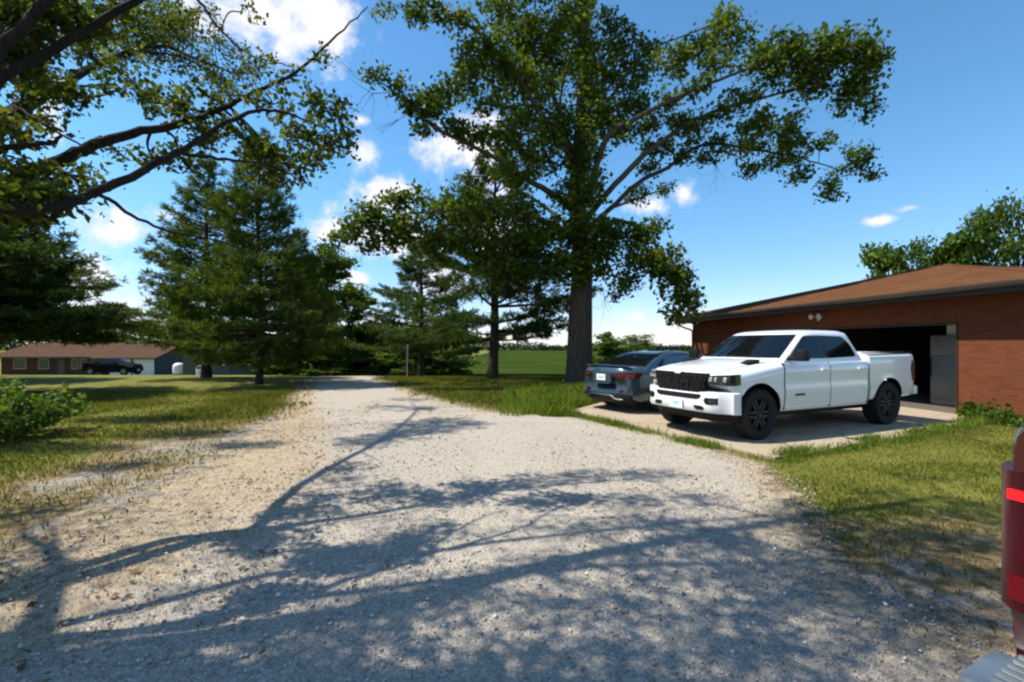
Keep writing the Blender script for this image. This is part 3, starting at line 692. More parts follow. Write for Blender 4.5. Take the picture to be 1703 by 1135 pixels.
        hl = lamp(0, 6, 0, 1, .004, 'headlight', M_LENS, root)
        for y, w in ((.655, .034), (.735, .028), (.84, .055)):
            MB().box(NOSE(y) - .01, NOSE(y) + .020, s * y - w, s * y + w, 1.0 - .03, 1.05, bev=.012).build('lamp_projector', M_REFL, hl, 40)
        lamp(4, 6, .30, .66, .010, 'side_marker', M_AMBER, hl)
        # bumper corner fittings
        fo = bpatch(MB(), [(.595, .63, .80), (.615, .60, .845), (.65, .585, .865), (.685, .59, .875), (.705, .62, .86)], s).build('fog_lamp', M_TRIM, root, 50)
        bpatch(MB(), [(.625, .70, .78), (.65, .68, .80), (.68, .70, .78)], s, .012, 5).build('fog_lens', M_LENS, fo, 50)
        bpatch(MB(), [(.488, .43, .55), (.505, .395, .58), (.535, .375, .575), (.56, .385, .53)], s).build('tow_opening', M_TRIM, root, 50)
        # tail lamp wraps the rear corner
        def tl(z0, z1, off, name, mat, par, a=0, b=7):
            pl = [(-2.72, .995), (-2.80, .997), (-2.86, .992), (-2.90, .978), (-2.932, .95), (-2.945, .91), (-2.952, .86), (-2.955, .80)][a:b + 1]
            rA = [[(x - off * (1 if i + a > 2 else .2), s * (y + off * (1 if i + a < 5 else .2)), z) for i, (x, y) in enumerate(pl)] for z in np.linspace(z0, z1, 6)]
            return MB().grid(rA, 0, [[(x + .05, y - s * .05, z) for x, y, z in r] for r in rA]).build(name, mat, par, 50)
        t = tl(.86, 1.25, .012, 'tail_light', M_REDD, root)
        tl(1.170, 1.198, .018, 'lit_segment', M_LED if lit else M_REDL, t, 4, 6)
        tl(1.0, 1.13, .015, 'lamp_frame', M_LENSF, t, 5, 7); tl(1.012, 1.118, .019, 'lamp_chamber', M_REDL, t, 5, 7); tl(.89, .96, .016, 'reverse_lens', M_REDL, t, 4, 7)
        # side badge, worn to a few dark marks
        bd = MB()
        for k, wk in enumerate((.04, .03, .035, .03, .04)): bd.box(.98 - k * .05 - wk / 2, .98 - k * .05 + wk / 2, min(s * 1.012, s * 1.022), max(s * 1.012, s * 1.022), .70, .735)
        bd.build('badge', M_GLOSS, root)
    # front bumper swept round the nose
    half = [(NOSE(y), y) for y in np.linspace(0, .90, 14)] + [(2.46, .965), (2.38, .995), (2.355, 1.0)]
    path = [(x, -y) for x, y in half[:0:-1]] + half
    prof = PROF
    rows = []
    for z, d in prof:
        r = []
        for x, y in path:
            q = sstep(.75, 1.0, abs(y)); dd = d if d < 0 else d * (1 - .75 * float(q)); r.append((x + dd * (1 - float(q) * .6), y + math.copysign(.014 * float(q) * (d > 0), y), z))
        rows.append(r)
    MB().grid(rows, 0, [[(x - .09, y * .96, z) for x, y, z in r] for r in rows]).build('front_bumper', paint, root, 40)
    bpatch(MB(), [(.665, -.43, .43), (.68, -.49, .49), (.705, -.52, .52), (.735, -.53, .53), (.752, -.50, .50)], 1, .007, 17).build('lower_intake', M_TRIM, root, 50)
    dam = MB(); rr = [[(x - (.10 if z > .4 else .16), y * .93, z) for x, y in path] for z in (.30, .36, .45)]
    dam.grid(rr, 0, [[(x - .05, y * .95, z) for x, y, z in r] for r in rr]).build('air_dam', M_TRIM, root, 40)
    # grille
    gz = [.725, .75, .785, .92, 1.02, 1.075, 1.105]; gw = [.40, .47, .52, .565, .60, .625, .60]
    rA = [[(NOSE(u * w) + .045 - .02 * abs(z - .95), u * w, z) for u in np.linspace(-1, 1, 17)] for z, w in zip(gz, gw)]
    gr = MB().grid(rA, 0, [[(x - .12, y, z) for x, y, z in r] for r in rA]).build('grille', M_GLOSS, root, 40)
    bars = MB()
    for z in np.linspace(.785, 1.045, 7):
        w = float(np.interp(z, gz, gw)) - .05
        for y0 in np.arange(-w, w - .02, .11):
            y1 = min(y0 + .10, w); ym = (y0 + y1) / 2
            bars.box(NOSE(ym) + .035, NOSE(ym) + .062, y0, y1, z - .012, z + .012, bev=.004)
    bars.build('grille_mesh', M_TRIM, gr)
    if lettering:
        text_mesh('RAM', .20, 'grille_emblem', M_RIM, gr, Matrix.Translation((NOSE(0) + .068, 0, .915)) @ Matrix(((0, 0, 1, 0), (1, 0, 0, 0), (0, 1, 0, 0), (0, 0, 0, 1))) @ Matrix.Scale(1.25, 4, (1, 0, 0)), .008)
    MB().prism(round_poly([(-.09, 1.115), (-.06, 1.078), (.06, 1.078), (.09, 1.115)], .02), lambda y, z: (NOSE(y) + .052, y, z), lambda y, z: (NOSE(y) - .05, y, z)).build('hood_notch', paint, gr, 50)
    p = MB().box(NOSE(0) + .098, NOSE(0) + .108, -.155, .155, .475, .64, bev=.004).build('license_plate', M_PLATE, root)
    MB().box(NOSE(0) + .1085, NOSE(0) + .1095, -.075, .075, .53, .587).build('plate_characters', M_PLATEB, p)
    for s in (1, -1):                          # hood vents
        MB().prism(round_poly([(1.62, s * .58), (1.86, s * .60), (1.86, s * .74), (1.58, s * .78)], .03), lambda x, y: (x, y, float(np.interp(x, [1.45, 1.9], [1.325, 1.275])) - .012 + .030 * (x < 1.7)), lambda x, y: (x, y, 1.2)).build('hood_vent', M_TRIM, root, 50)
    wip = MB(); wip.tube([(1.42, -.55, 1.352), (1.43, 0, 1.357), (1.36, .60, 1.352)], .012, 6); wip.build('wiper', M_TRIM, root, 40)
    # rear bumper with ribbed step pads
    rb = MB(); rb.box(-3.13 - .05 * lit, -2.94, -.97 - .03 * lit, .97 + .03 * lit, .56, .735, bev=.025); rb.box(-3.14, -2.9, -.32, .32, .585, .66, bev=.01); rbo = rb.build('rear_bumper', M_STEEL if lit else paint, root, 40)
    for s in (1, -1):
        st = MB(); st.box(-3.12 - .05 * lit, -2.955, s * .66 - .29, s * .66 + .29, .7355, .741, bev=.002)
        for k in range(6 if lit else 4): st.box(-3.105 - .05 * lit + k * .036, -3.092 - .05 * lit + k * .036, s * .66 - .28, s * .66 + .28, .7415, .754, bev=.004)
        st.build('step_pad', M_STEEL, rbo, 40)
    tg = MB().box(-2.968, -2.95, -.76, .76, .62, 1.39, bev=.008).build('tailgate', paint, root, 40)
    MB().box(-2.974, -2.969, -.14, .14, 1.16, 1.26).build('handle', M_TRIM, tg)
    ch = MB(); ch.box(-2.8, 2.3, -.62, .62, .30, .52, bev=.03); ch.box(-1.93, -1.74, -.8, .8, .36, .5, bev=.03); ch.box(1.74, 1.93, -.8, .8, .36, .5, bev=.03); ch.build('chassis', M_TRIM, root)
    for x in (1.835, -1.835):
        for s in (1, -1): make_wheel(root, x, s * .85, .42, .29, .265, s, rims, 6)
    return root

def make_sedan(root, paint):
    sh = Shell([(-2.44, .74, .44, .84, .90), (-2.41, .80, .36, .93, .985), (-2.36, .85, .30, .985, 1.055), (-2.25, .885, .27, .995, 1.075), (-2.0, .91, .24, .985, 1.09), (-1.4, .925, .21, .965, 1.09), (-.6, .925, .19, .95, 1.05), (.6, .925, .19, .94, 1.02), (1.3, .92, .19, .92, 1.02), (1.8, .90, .2, .86, .95), (2.2, .85, .22, .76, .84), (2.42, .72, .28, .62, .70)],
               nose=(1.7, 2.42, .12, 1.0, .55), tail=(-1.9, -2.44, .10, 1.35, .52))
    xs = np.concatenate([np.linspace(-2.44, -2.25, 8), np.linspace(-2.15, 2.0, 40), np.linspace(2.08, 2.42, 6)])[::-1]
    AX = [(1.41, .335), (-1.41, .335)]
    body = sh.mesh(xs).build('body', paint, root, 34)
    apply_bool(body, [cylinder_cutter(x, .335, .385, y0, y1) for x in (1.41, -1.41) for y0, y1 in ((.6, 1.2), (-1.2, -.6))]); arch_liner(body, AX, .385, .9)
    LV = [(.94, 1.42, -2.02, .885), (1.0, 1.30, -1.93, .862), (1.12, .98, -1.72, .80), (1.26, .60, -1.40, .72), (1.36, .25, -1.08, .635), (1.405, .02, -.82, .57), (1.43, -.2, -.6, .46), (1.442, -.35, -.5, .26)]
    loft_cab(LV, [.94, 1.0, 1.06, 1.12, 1.19, 1.26, 1.31, 1.36, 1.385, 1.405, 1.42, 1.43, 1.437, 1.442], .22, .04).build('cabin', paint, root, 40)
    wz = lambda z: interp_table(LV, z)[2]; xr = lambda z: interp_table(LV, z)[1]
    rA = [[(xr(z) - .006 + .10 * max(0, abs(u) - .8) ** 2 / .04, u * wz(z), z + .006) for u in np.linspace(-.90, .90, 11)] for z in np.linspace(1.085, 1.40, 9)]
    MB().grid(rA, 0, [[(x + .03, y, z - .03) for x, y, z in r] for r in rA]).build('rear_window', M_GLASS, root, 50)
    rA = [[(interp_table(LV, z)[0] - .22 * u * u + .006, u * wz(z), z + .006) for u in np.linspace(-.86, .86, 11)] for z in np.linspace(1.04, 1.385, 8)]
    MB().grid(rA, 0, [[(x - .03, y, z - .03) for x, y, z in r] for r in rA]).build('windshield', M_GLASS, root, 50)
    for s in (1, -1):
        fa = lambda x, z, s=s: (x, s * (wz(z) + .005), z); fb = lambda x, z, s=s: (x, s * (wz(z) - .03), z)
        MB().prism(round_poly([(.88, 1.0), (.42, 1.25), (.05, 1.355), (-.10, 1.365), (-.12, 1.0)], .04), fa, fb).build('side_window', M_GLASS, root, 50)
        MB().prism(round_poly([(-.17, 1.0), (-.15, 1.365), (-.70, 1.345), (-1.15, 1.24), (-1.42, 1.12), (-1.34, 1.02)], .05), fa, fb).build('side_window', M_GLASS, root, 50)
        for x in (1.0, -.14, -1.12):
            seam = MB(); rr = [[(x + q, s * (sh.side(x, z) + .004), z) for q in (-.007, .007)] for z in np.linspace(.32, .93, 10)]
            seam.grid(rr, 0, [[(a, b - s * .02, c) for a, b, c in r] for r in rr])
            seam.build('door_seam', M_TRIM, root)
        for hx in (.05, -.98): MB().box(hx - .10, hx + .10, s * .945 - .012, s * .945 + .012, .84, .87, bev=.008).build('handle', paint, root, 40)
        MB().box(.72, .86, s * 1.0 - .09, s * 1.0 + .09, .98, 1.10, bev=.03).build('mirror', paint, root, 40)
        # tail lamp: boomerang round the corner
        def lamp(pts, off, name, mat, par):
            rA = []
            for t in np.linspace(0, 1, 4):
                r = []
                for x, y, z0, z1 in pts:
                    z = z0 + (z1 - z0) * t
                    r.append((sh.warp(x, y) - off * (1 if y < .8 else .35), s * (y + off * (1 if y > .7 else .2)), z))
                rA.append(r)
            return MB().grid(rA, 0, [[(x + .05, y - s * .06, z) for x, y, z in r] for r in rA]).build(name, mat, par, 60)
        L = [(-2.428, .40, .862, .918), (-2.425, .50, .838, .930), (-2.42, .60, .820, .940), (-2.41, .70, .806, .945), (-2.385, .785, .80, .948), (-2.33, .845, .805, .948), (-2.25, .875, .83, .945), (-2.14, .893, .868, .940)]
        t = lamp(L, .022, 'tail_light', M_REDD, root)
        lamp([(x, y, a + .03 * (i > 0), b - .028) for i, (x, y, a, b) in enumerate(L[1:6])], .028, 'lamp_lens', M_REDL, t)
        lamp([(-2.415, .56, .52, .545), (-2.39, .66, .52, .55), (-2.35, .74, .525, .55)], .03, 'reflector', M_REDL, root)
        ex = MB(); ex.lathe([(.052, -2.40), (.05, -2.43), (.042, -2.43), (.04, -2.2)], 18, 'x', (0, s * .56, .335)); ex.build('exhaust_tip', M_CHROME, root, 40)
    lip = MB(); rr = []
    for dx, z in ((.10, 1.088), (.02, 1.108), (-.03, 1.112), (-.035, 1.095), (.03, 1.065)): rr.append([(sh.warp(-2.36, y) + dx, y, z - .035 * abs(y) ** 2) for y in np.linspace(-.74, .74, 13)])
    lip.grid(rr).build('spoiler', paint, root, 60)
    MB().prism(round_poly([(-.30, .90), (-.32, .70), (-.24, .66), (.24, .66), (.32, .70), (.30, .90)], .04), lambda y, z: (sh.warp(-2.435, y) - .012, y, z), lambda y, z: (sh.warp(-2.40, y), y, z)).build('plate_recess', paint, root, 50)
    pl = MB().box(-2.462, -2.452, -.155, .155, .735, .885, bev=.004).build('license_plate', M_PLATE, root)
    MB().box(-2.4635, -2.4625, -.10, .10, .78, .835).build('plate_characters', M_PLATEB, pl)
    e = MB(); e.lathe([(.001, -2.452), (.04, -2.452), (.045, -2.44)], 16, 'x', (0, 0, .965)); e.build('emblem', M_CHROME, root, 40)
    dif = MB(); rr = []
    for z, dx in ((.42, .0), (.37, -.018), (.31, -.012), (.25, .03), (.22, .10)): rr.append([(sh.warp(-2.43, y) + dx - .01, y, z + .05 * float(sstep(.35, .55, abs(y))) * float(sstep(.8, .6, abs(y)))) for y in np.linspace(-.80, .80, 21)])
    dif.grid(rr, 0, [[(x + .08, y, z) for x, y, z in r] for r in rr]).build('diffuser', M_TRIM, root, 50)
    MB().tube([(sh.warp(-2.43, y) - .035, y, .40 - .075 * float(sstep(.32, .5, abs(y)))) for y in np.linspace(-.66, .66, 23)], .012, 6).build('bumper_strip', M_ALLOY, root, 50)
    ch = MB(); ch.box(-2.1, 2.1, -.7, .7, .16, .30, bev=.02); ch.build('chassis', M_TRIM, root)
    for x in (1.41, -1.41):
        for s in (1, -1): make_wheel(root, x, s * .80, .335, .215, .235, s, M_ALLOY, 5)
    return root

def shorten(root):                             # a shorter nose and tail for the crew cab trucks
    def fix(o):
        if o.type == 'MESH' and not o.name.startswith(('tyre', 'rim')):
            for v in o.data.vertices:
                if v.co.x > 2.36: v.co.x = 2.36 + (v.co.x - 2.36) * .82
                elif v.co.x < -2.35: v.co.x = -2.35 + (v.co.x + 2.35) * .72
        for c in [q for q in bpy.data.objects if q.parent == o]: fix(c)
    fix(root)
def heading(hx, hy): return math.atan2(hy, hx)
t = empty('pickup_truck', (5.38, 9.24, .035), heading(-.912, -.41), 'white crew cab pickup with black grille parked before the brick garage', 'pickup truck')
make_pickup(t, M_WHITE); shorten(t)
t = empty('sedan', (4.25, 12.29, .035), heading(.86, .51), 'slate blue sedan with red tail lights parked behind the white truck', 'car')
make_sedan(t, M_BLUEP)
hx, hy = .894, .447
cx, cy = 1.392, 1.30                             # its left rear corner
t = empty('pickup_truck', (cx + 2.95 * hx + .975 * hy, cy + 2.95 * hy - .975 * hx, 0), heading(hx, hy), 'dark red pickup with lit tail lamp and ribbed bumper step, cut by the frame', 'pickup truck')
make_pickup(t, M_REDP, M_ALLOY, False, True)
t = empty('pickup_truck', (-43.7, 50.5, float(terrain(50.5)) + .02), heading(1, -.03), 'black crew cab pickup parked before the low brown house', 'pickup truck')
make_pickup(t, M_BLACKP, M_ALLOY, False); shorten(t)

# ---------------------------------------------------------------- buildings
def brick_mat(name, c1, c2, mortar):
    m, nt, out = new_mat(name); n = N(nt); co = n.coord()
    s = n.node('ShaderNodeSeparateXYZ', Vector=co)
    u = n.math('ADD', s.outputs[0], s.outputs[1]); cv = n.node('ShaderNodeCombineXYZ', X=u, Y=s.outputs[2])
    b = nt.nodes.new('ShaderNodeTexBrick'); nt.links.new(cv.outputs[0], b.inputs['Vector'])
    b.inputs['Scale'].default_value = 1; b.inputs['Brick Width'].default_value = .225; b.inputs['Row Height'].default_value = .075
    b.inputs['Mortar Size'].default_value = .006; b.inputs['Mortar Smooth'].default_value = .3; b.inputs['Bias'].default_value = -.1
    for k, c in (('Color1', c1), ('Color2', c2), ('Mortar', mortar)): b.inputs[k].default_value = (*c, 1)
    f = n.noise(co, 2.0, 4, .6); g = n.noise(cv.outputs[0], 14, 4, .6)
    c = n.mix(n.math('MULTIPLY', g, .55), b.outputs['Color'], (.075, .028, .017)); c = n.mix(n.math('MULTIPLY', f, .3), c, (.22, .09, .05))
    nt.links.new(n.pbr(c, .95, 0, .08, 0, n.bump(n.math('ADD', n.math('MULTIPLY', b.outputs['Fac'], -1.0), n.math('MULTIPLY', g, .3)), .6, .012)), out.inputs[0]); return m
def shingle_mat(name, a, b, c3):
    m, nt, out = new_mat(name); n = N(nt); co = n.coord()
    s = n.node('ShaderNodeSeparateXYZ', Vector=co)
    cv = n.node('ShaderNodeCombineXYZ', X=n.math('ADD', s.outputs[0], n.math('MULTIPLY', s.outputs[1], .35)), Y=n.math('MULTIPLY', s.outputs[2], 3.4))
    t = nt.nodes.new('ShaderNodeTexBrick'); nt.links.new(cv.outputs[0], t.inputs['Vector'])
    t.inputs['Scale'].default_value = 1; t.inputs['Brick Width'].default_value = .32; t.inputs['Row Height'].default_value = .14; t.inputs['Mortar Size'].default_value = .008
    t.inputs['Color1'].default_value = (*a, 1); t.inputs['Color2'].default_value = (*b, 1); t.inputs['Mortar'].default_value = (*c3, 1)
    f = n.noise(co, 1.6, 5, .65); g = n.noise(co, 60, 3)
    c = n.mix(n.math('MULTIPLY', n.step(.35, .7, f), .5), t.outputs['Color'], c3); c = n.mix(n.math('MULTIPLY', g, .4), c, b)
    nt.links.new(n.pbr(c, 1.0, 0, .0, 0, n.bump(n.math('ADD', n.math('MULTIPLY', t.outputs['Fac'], -1.0), n.math('MULTIPLY', g, .5)), .55, .02)), out.inputs[0]); return m
M_BRICK = brick_mat('red_brick', (.19, .050, .019), (.11, .030, .014), (.14, .078, .045))
M_BRICK2 = brick_mat('brown_brick', (.055, .03, .02), (.04, .022, .016), (.06, .045, .035))  # far house brick, darkened in the colour in place of tree shade
M_SHINGLE = shingle_mat('brown_shingles', (.150, .072, .034), (.105, .048, .024), (.070, .033, .017))
M_SHINGLE2 = shingle_mat('tan_shingles', (.13, .075, .05), (.09, .055, .038), (.06, .036, .026))  # tan made darker; shade on the far house is put into the colour
M_FASCIA = plain('brown_fascia', (.035, .020, .014), .5, 0, .4, 0, .2)
M_SOFFIT = plain('brown_soffit', (.03, .019, .013), .7, 0, .3, 0, .2)
M_GUTTER = plain('dark_gutter', (.055, .045, .040), .32, .3, .5, 0, .2)
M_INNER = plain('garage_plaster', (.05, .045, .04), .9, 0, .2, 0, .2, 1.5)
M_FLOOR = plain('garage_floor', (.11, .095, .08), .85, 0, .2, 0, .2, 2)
M_FRIDGE = plain('grey_enamel', (.13, .135, .13), .35, .2, .5, 0, .04)
M_CARD = plain('pale_card', (.55, .56, .54), .8, 0, .2, 0, .08)
M_SIDING = plain('white_siding', (.66, .66, .63), .6, 0, .3, 0, .05)
M_GDOOR = plain('white_garage_door', (.74, .75, .78), .5, 0, .3, 0, .04)
M_FENCE = plain('galvanised', (.34, .33, .30), .5, .2, .5, 0, .15)
M_GREYW = plain('grey_siding', (.075, .075, .072), .8, 0, .2, 0, .1)
M_BLUEG = plain('blue_grey_siding', (.05, .065, .08), .7, 0, .2, 0, .08)
M_WIN = plain('house_window_glass', (.03, .035, .04), .08, 0, .7)

GA = math.atan2(-.9886, .1508)                   # local x runs along the front towards the camera, local y goes inside
def garage():
    g = empty('garage', (10.2, 10.5, 0), GA, 'red brick garage with brown hip roof and open dark doorway', 'garage')
    XL, XR, D, H, DT, TH = -11.25, 1.5, 13.0, 2.72, 2.13, .2
    w = MB()
    w.box(XL, -5.0, 0, TH, -.1, H); w.box(0, XR, 0, TH, -.1, H); w.box(-5.0, 0, 0, TH, DT, H)
    w.box(XL, XL + TH, TH, D, -.1, H); w.box(XR - TH, XR, TH, D, -.1, H); w.box(XL + TH, XR - TH, D - TH, D, -.1, H)
    w.build('wall', M_BRICK, g)
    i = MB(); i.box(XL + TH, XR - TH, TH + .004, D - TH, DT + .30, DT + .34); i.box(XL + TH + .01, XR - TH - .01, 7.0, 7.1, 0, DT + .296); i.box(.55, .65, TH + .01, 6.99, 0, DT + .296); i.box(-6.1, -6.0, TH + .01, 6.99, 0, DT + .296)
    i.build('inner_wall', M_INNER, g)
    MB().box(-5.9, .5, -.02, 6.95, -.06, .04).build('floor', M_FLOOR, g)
    fr = MB(); fr.box(-.035, 0.0, -.02, TH + .02, .04, DT); fr.box(-5.0, -4.965, -.02, TH + .02, .04, DT); fr.box(-4.965, -.035, -.02, TH + .02, DT - .045, DT - .003)
    fr.build('door_frame', M_FASCIA, g)
    o = .62; e = 2.80; x0, x1, y0, y1 = XL - o, XR + o, -o, D + o
    pk0 = ((XL + XR) / 2 - .1, 5.95, 4.47); pk1 = (pk0[0], D - 5.9, 4.47)
    r = MB(); up = [(x0, y0, e + .10), (x1, y0, e + .10), (x1, y1, e + .10), (x0, y1, e + .10), pk0, pk1]
    dn = [(x, y, z - .09) for x, y, z in up]
    r.add(up + dn, [(0, 1, 4), (1, 2, 5, 4), (2, 3, 5), (3, 0, 4, 5), (7, 6, 10), (8, 7, 10, 11), (9, 8, 11), (6, 9, 11, 10), (0, 6, 7, 1), (1, 7, 8, 2), (2, 8, 9, 3), (3, 9, 6, 0)])
    roof = r.build('roof', M_SHINGLE, g)
    cap = MB()
    for a, b in ((up[0], pk0), (up[1], pk0), (pk0, pk1), (up[2], pk1), (up[3], pk1)):
        cap.tube(smooth_line([a, b], 14) + np.array((0, 0, .004)), .035, 6)
    cap.build('ridge_cap', M_SHINGLE, roof)
    f = MB()
    f.box(x0 + .02, x1 - .02, y0 + .02, y0 + .045, e - .14, e + .005); f.box(x0 + .02, x1 - .02, y1 - .045, y1 - .02, e - .14, e + .005)
    f.box(x0 + .02, x0 + .045, y0 + .048, y1 - .048, e - .14, e + .005); f.box(x1 - .045, x1 - .02, y0 + .048, y1 - .048, e - .14, e + .005)
    f.build('fascia', M_FASCIA, g)
    so_ = MB(); so_.box(x0 + .05, x1 - .05, y0 + .05, -.003, e - .10, e - .085); so_.box(x0 + .05, XL - .003, .0, y1 - .05, e - .10, e - .085); so_.box(XR + .003, x1 - .05, .0, y1 - .05, e - .10, e - .085)
    so_.build('soffit', M_SOFFIT, g)
    gu = MB(); prof = [(0, .10), (-.09, .10), (-.10, .085), (-.095, .03), (-.06, -.01), (0, -.01)]
    gu.add([(x, y0 + .018 + a, e - .02 + b) for x in (x0, x1) for a, b in prof], [(i, (i + 1) % 6, 6 + (i + 1) % 6, 6 + i) for i in range(6)] + [tuple(range(6))[::-1], tuple(range(6, 12))])
    gu.build('gutter', M_GUTTER, g)
    ds = MB(); ds.tube(smooth_line([(x0 + .15, y0 - .02, e - .03), (x0 + .16, y0 + .02, e - .16), (x0 + .35, -.25, e - .36), (XL + .02, -.06, e - .50), (XL + .07, -.05, e - .8), (XL + .07, -.05, .1)], 5), .04, 8)
    ds.build('downspout', M_FASCIA, g, 50)
    lf = MB(); lf.lathe([(.001, -.035), (.06, -.035), (.065, -.001)], 16, 'y', (-3.9, 0, 2.47)); lf.tube([(-3.9, -.03, 2.47), (-3.95, -.12, 2.49)], .014, 6); lf.tube([(-3.9, -.03, 2.47), (-3.80, -.12, 2.49)], .014, 6)
    lb = lf.build('floodlight', M_CARD, g, 40)
    for x in (-4.02, -3.72):
        b = MB(); b.lathe([(.03, .0), (.045, -.04), (.085, -.11), (.08, -.125), (.001, -.13)], 18, 'y', (x, -.09, 2.50)); b.build('lamp_head', M_CARD, lb, 50)
    s = MB(); s.box(-3.93, -3.87, -.05, -.036, 2.37, 2.43, bev=.008); s.build('sensor', M_CARD, lb)
    return g
def glocal(x, y, z): 
    c, s = math.cos(GA), math.sin(GA); return (10.2 + c * x - s * y, 10.5 + s * x + c * y, z)
garage()
def fridge():
    f = empty('refrigerator', glocal(-1.06, 1.35, .04), GA, 'tall grey refrigerator standing inside the open garage doorway', 'refrigerator')
    MB().box(-.36, .36, -.30, .34, .02, 1.82, bev=.012).build('cabinet', M_FRIDGE, f, 40)
    MB().box(-.355, .355, -.355, -.305, .09, 1.30, bev=.012).build('door', M_FRIDGE, f, 40)
    MB().box(-.355, .355, -.355, -.305, 1.312, 1.815, bev=.012).build('freezer_door', M_FRIDGE, f, 40)
    MB().tube([(-.30, -.38, .75), (-.30, -.40, .8), (-.30, -.40, 1.2), (-.30, -.38, 1.25)], .012, 6).build('handle', M_TRIM, f, 40)
    MB().box(-.22, -.12, -.3605, -.3555, 1.66, 1.685).build('badge', M_REDL, f)
    b = MB(); b.box(-.17, .20, -.22, .22, 0, .28, bev=.008); b.box(-.172, .202, -.02, .02, .2805, .2825); o = b.build('storage_box', M_CARD, None, 40)
    o.location = glocal(-.93, 1.32, 1.865); o.rotation_euler = (0, 0, GA); tag(o, 'pale box lying on top of the grey refrigerator', 'box')
    # shelving deep inside
    s = empty('shelf_unit', glocal(-3.4, 6.6, .04), GA, 'dark shelf unit against the back wall of the garage', 'shelf')
    MB().box(-1.1, -1.06, -.25, .25, 0, 1.9).box(1.06, 1.1, -.25, .25, 0, 1.9).build('side_panel', M_FASCIA, s)
    for z in (.3, .8, 1.3, 1.8): MB().box(-1.055, 1.055, -.25, .25, z, z + .03).build('shelf', M_FASCIA, s)
fridge()

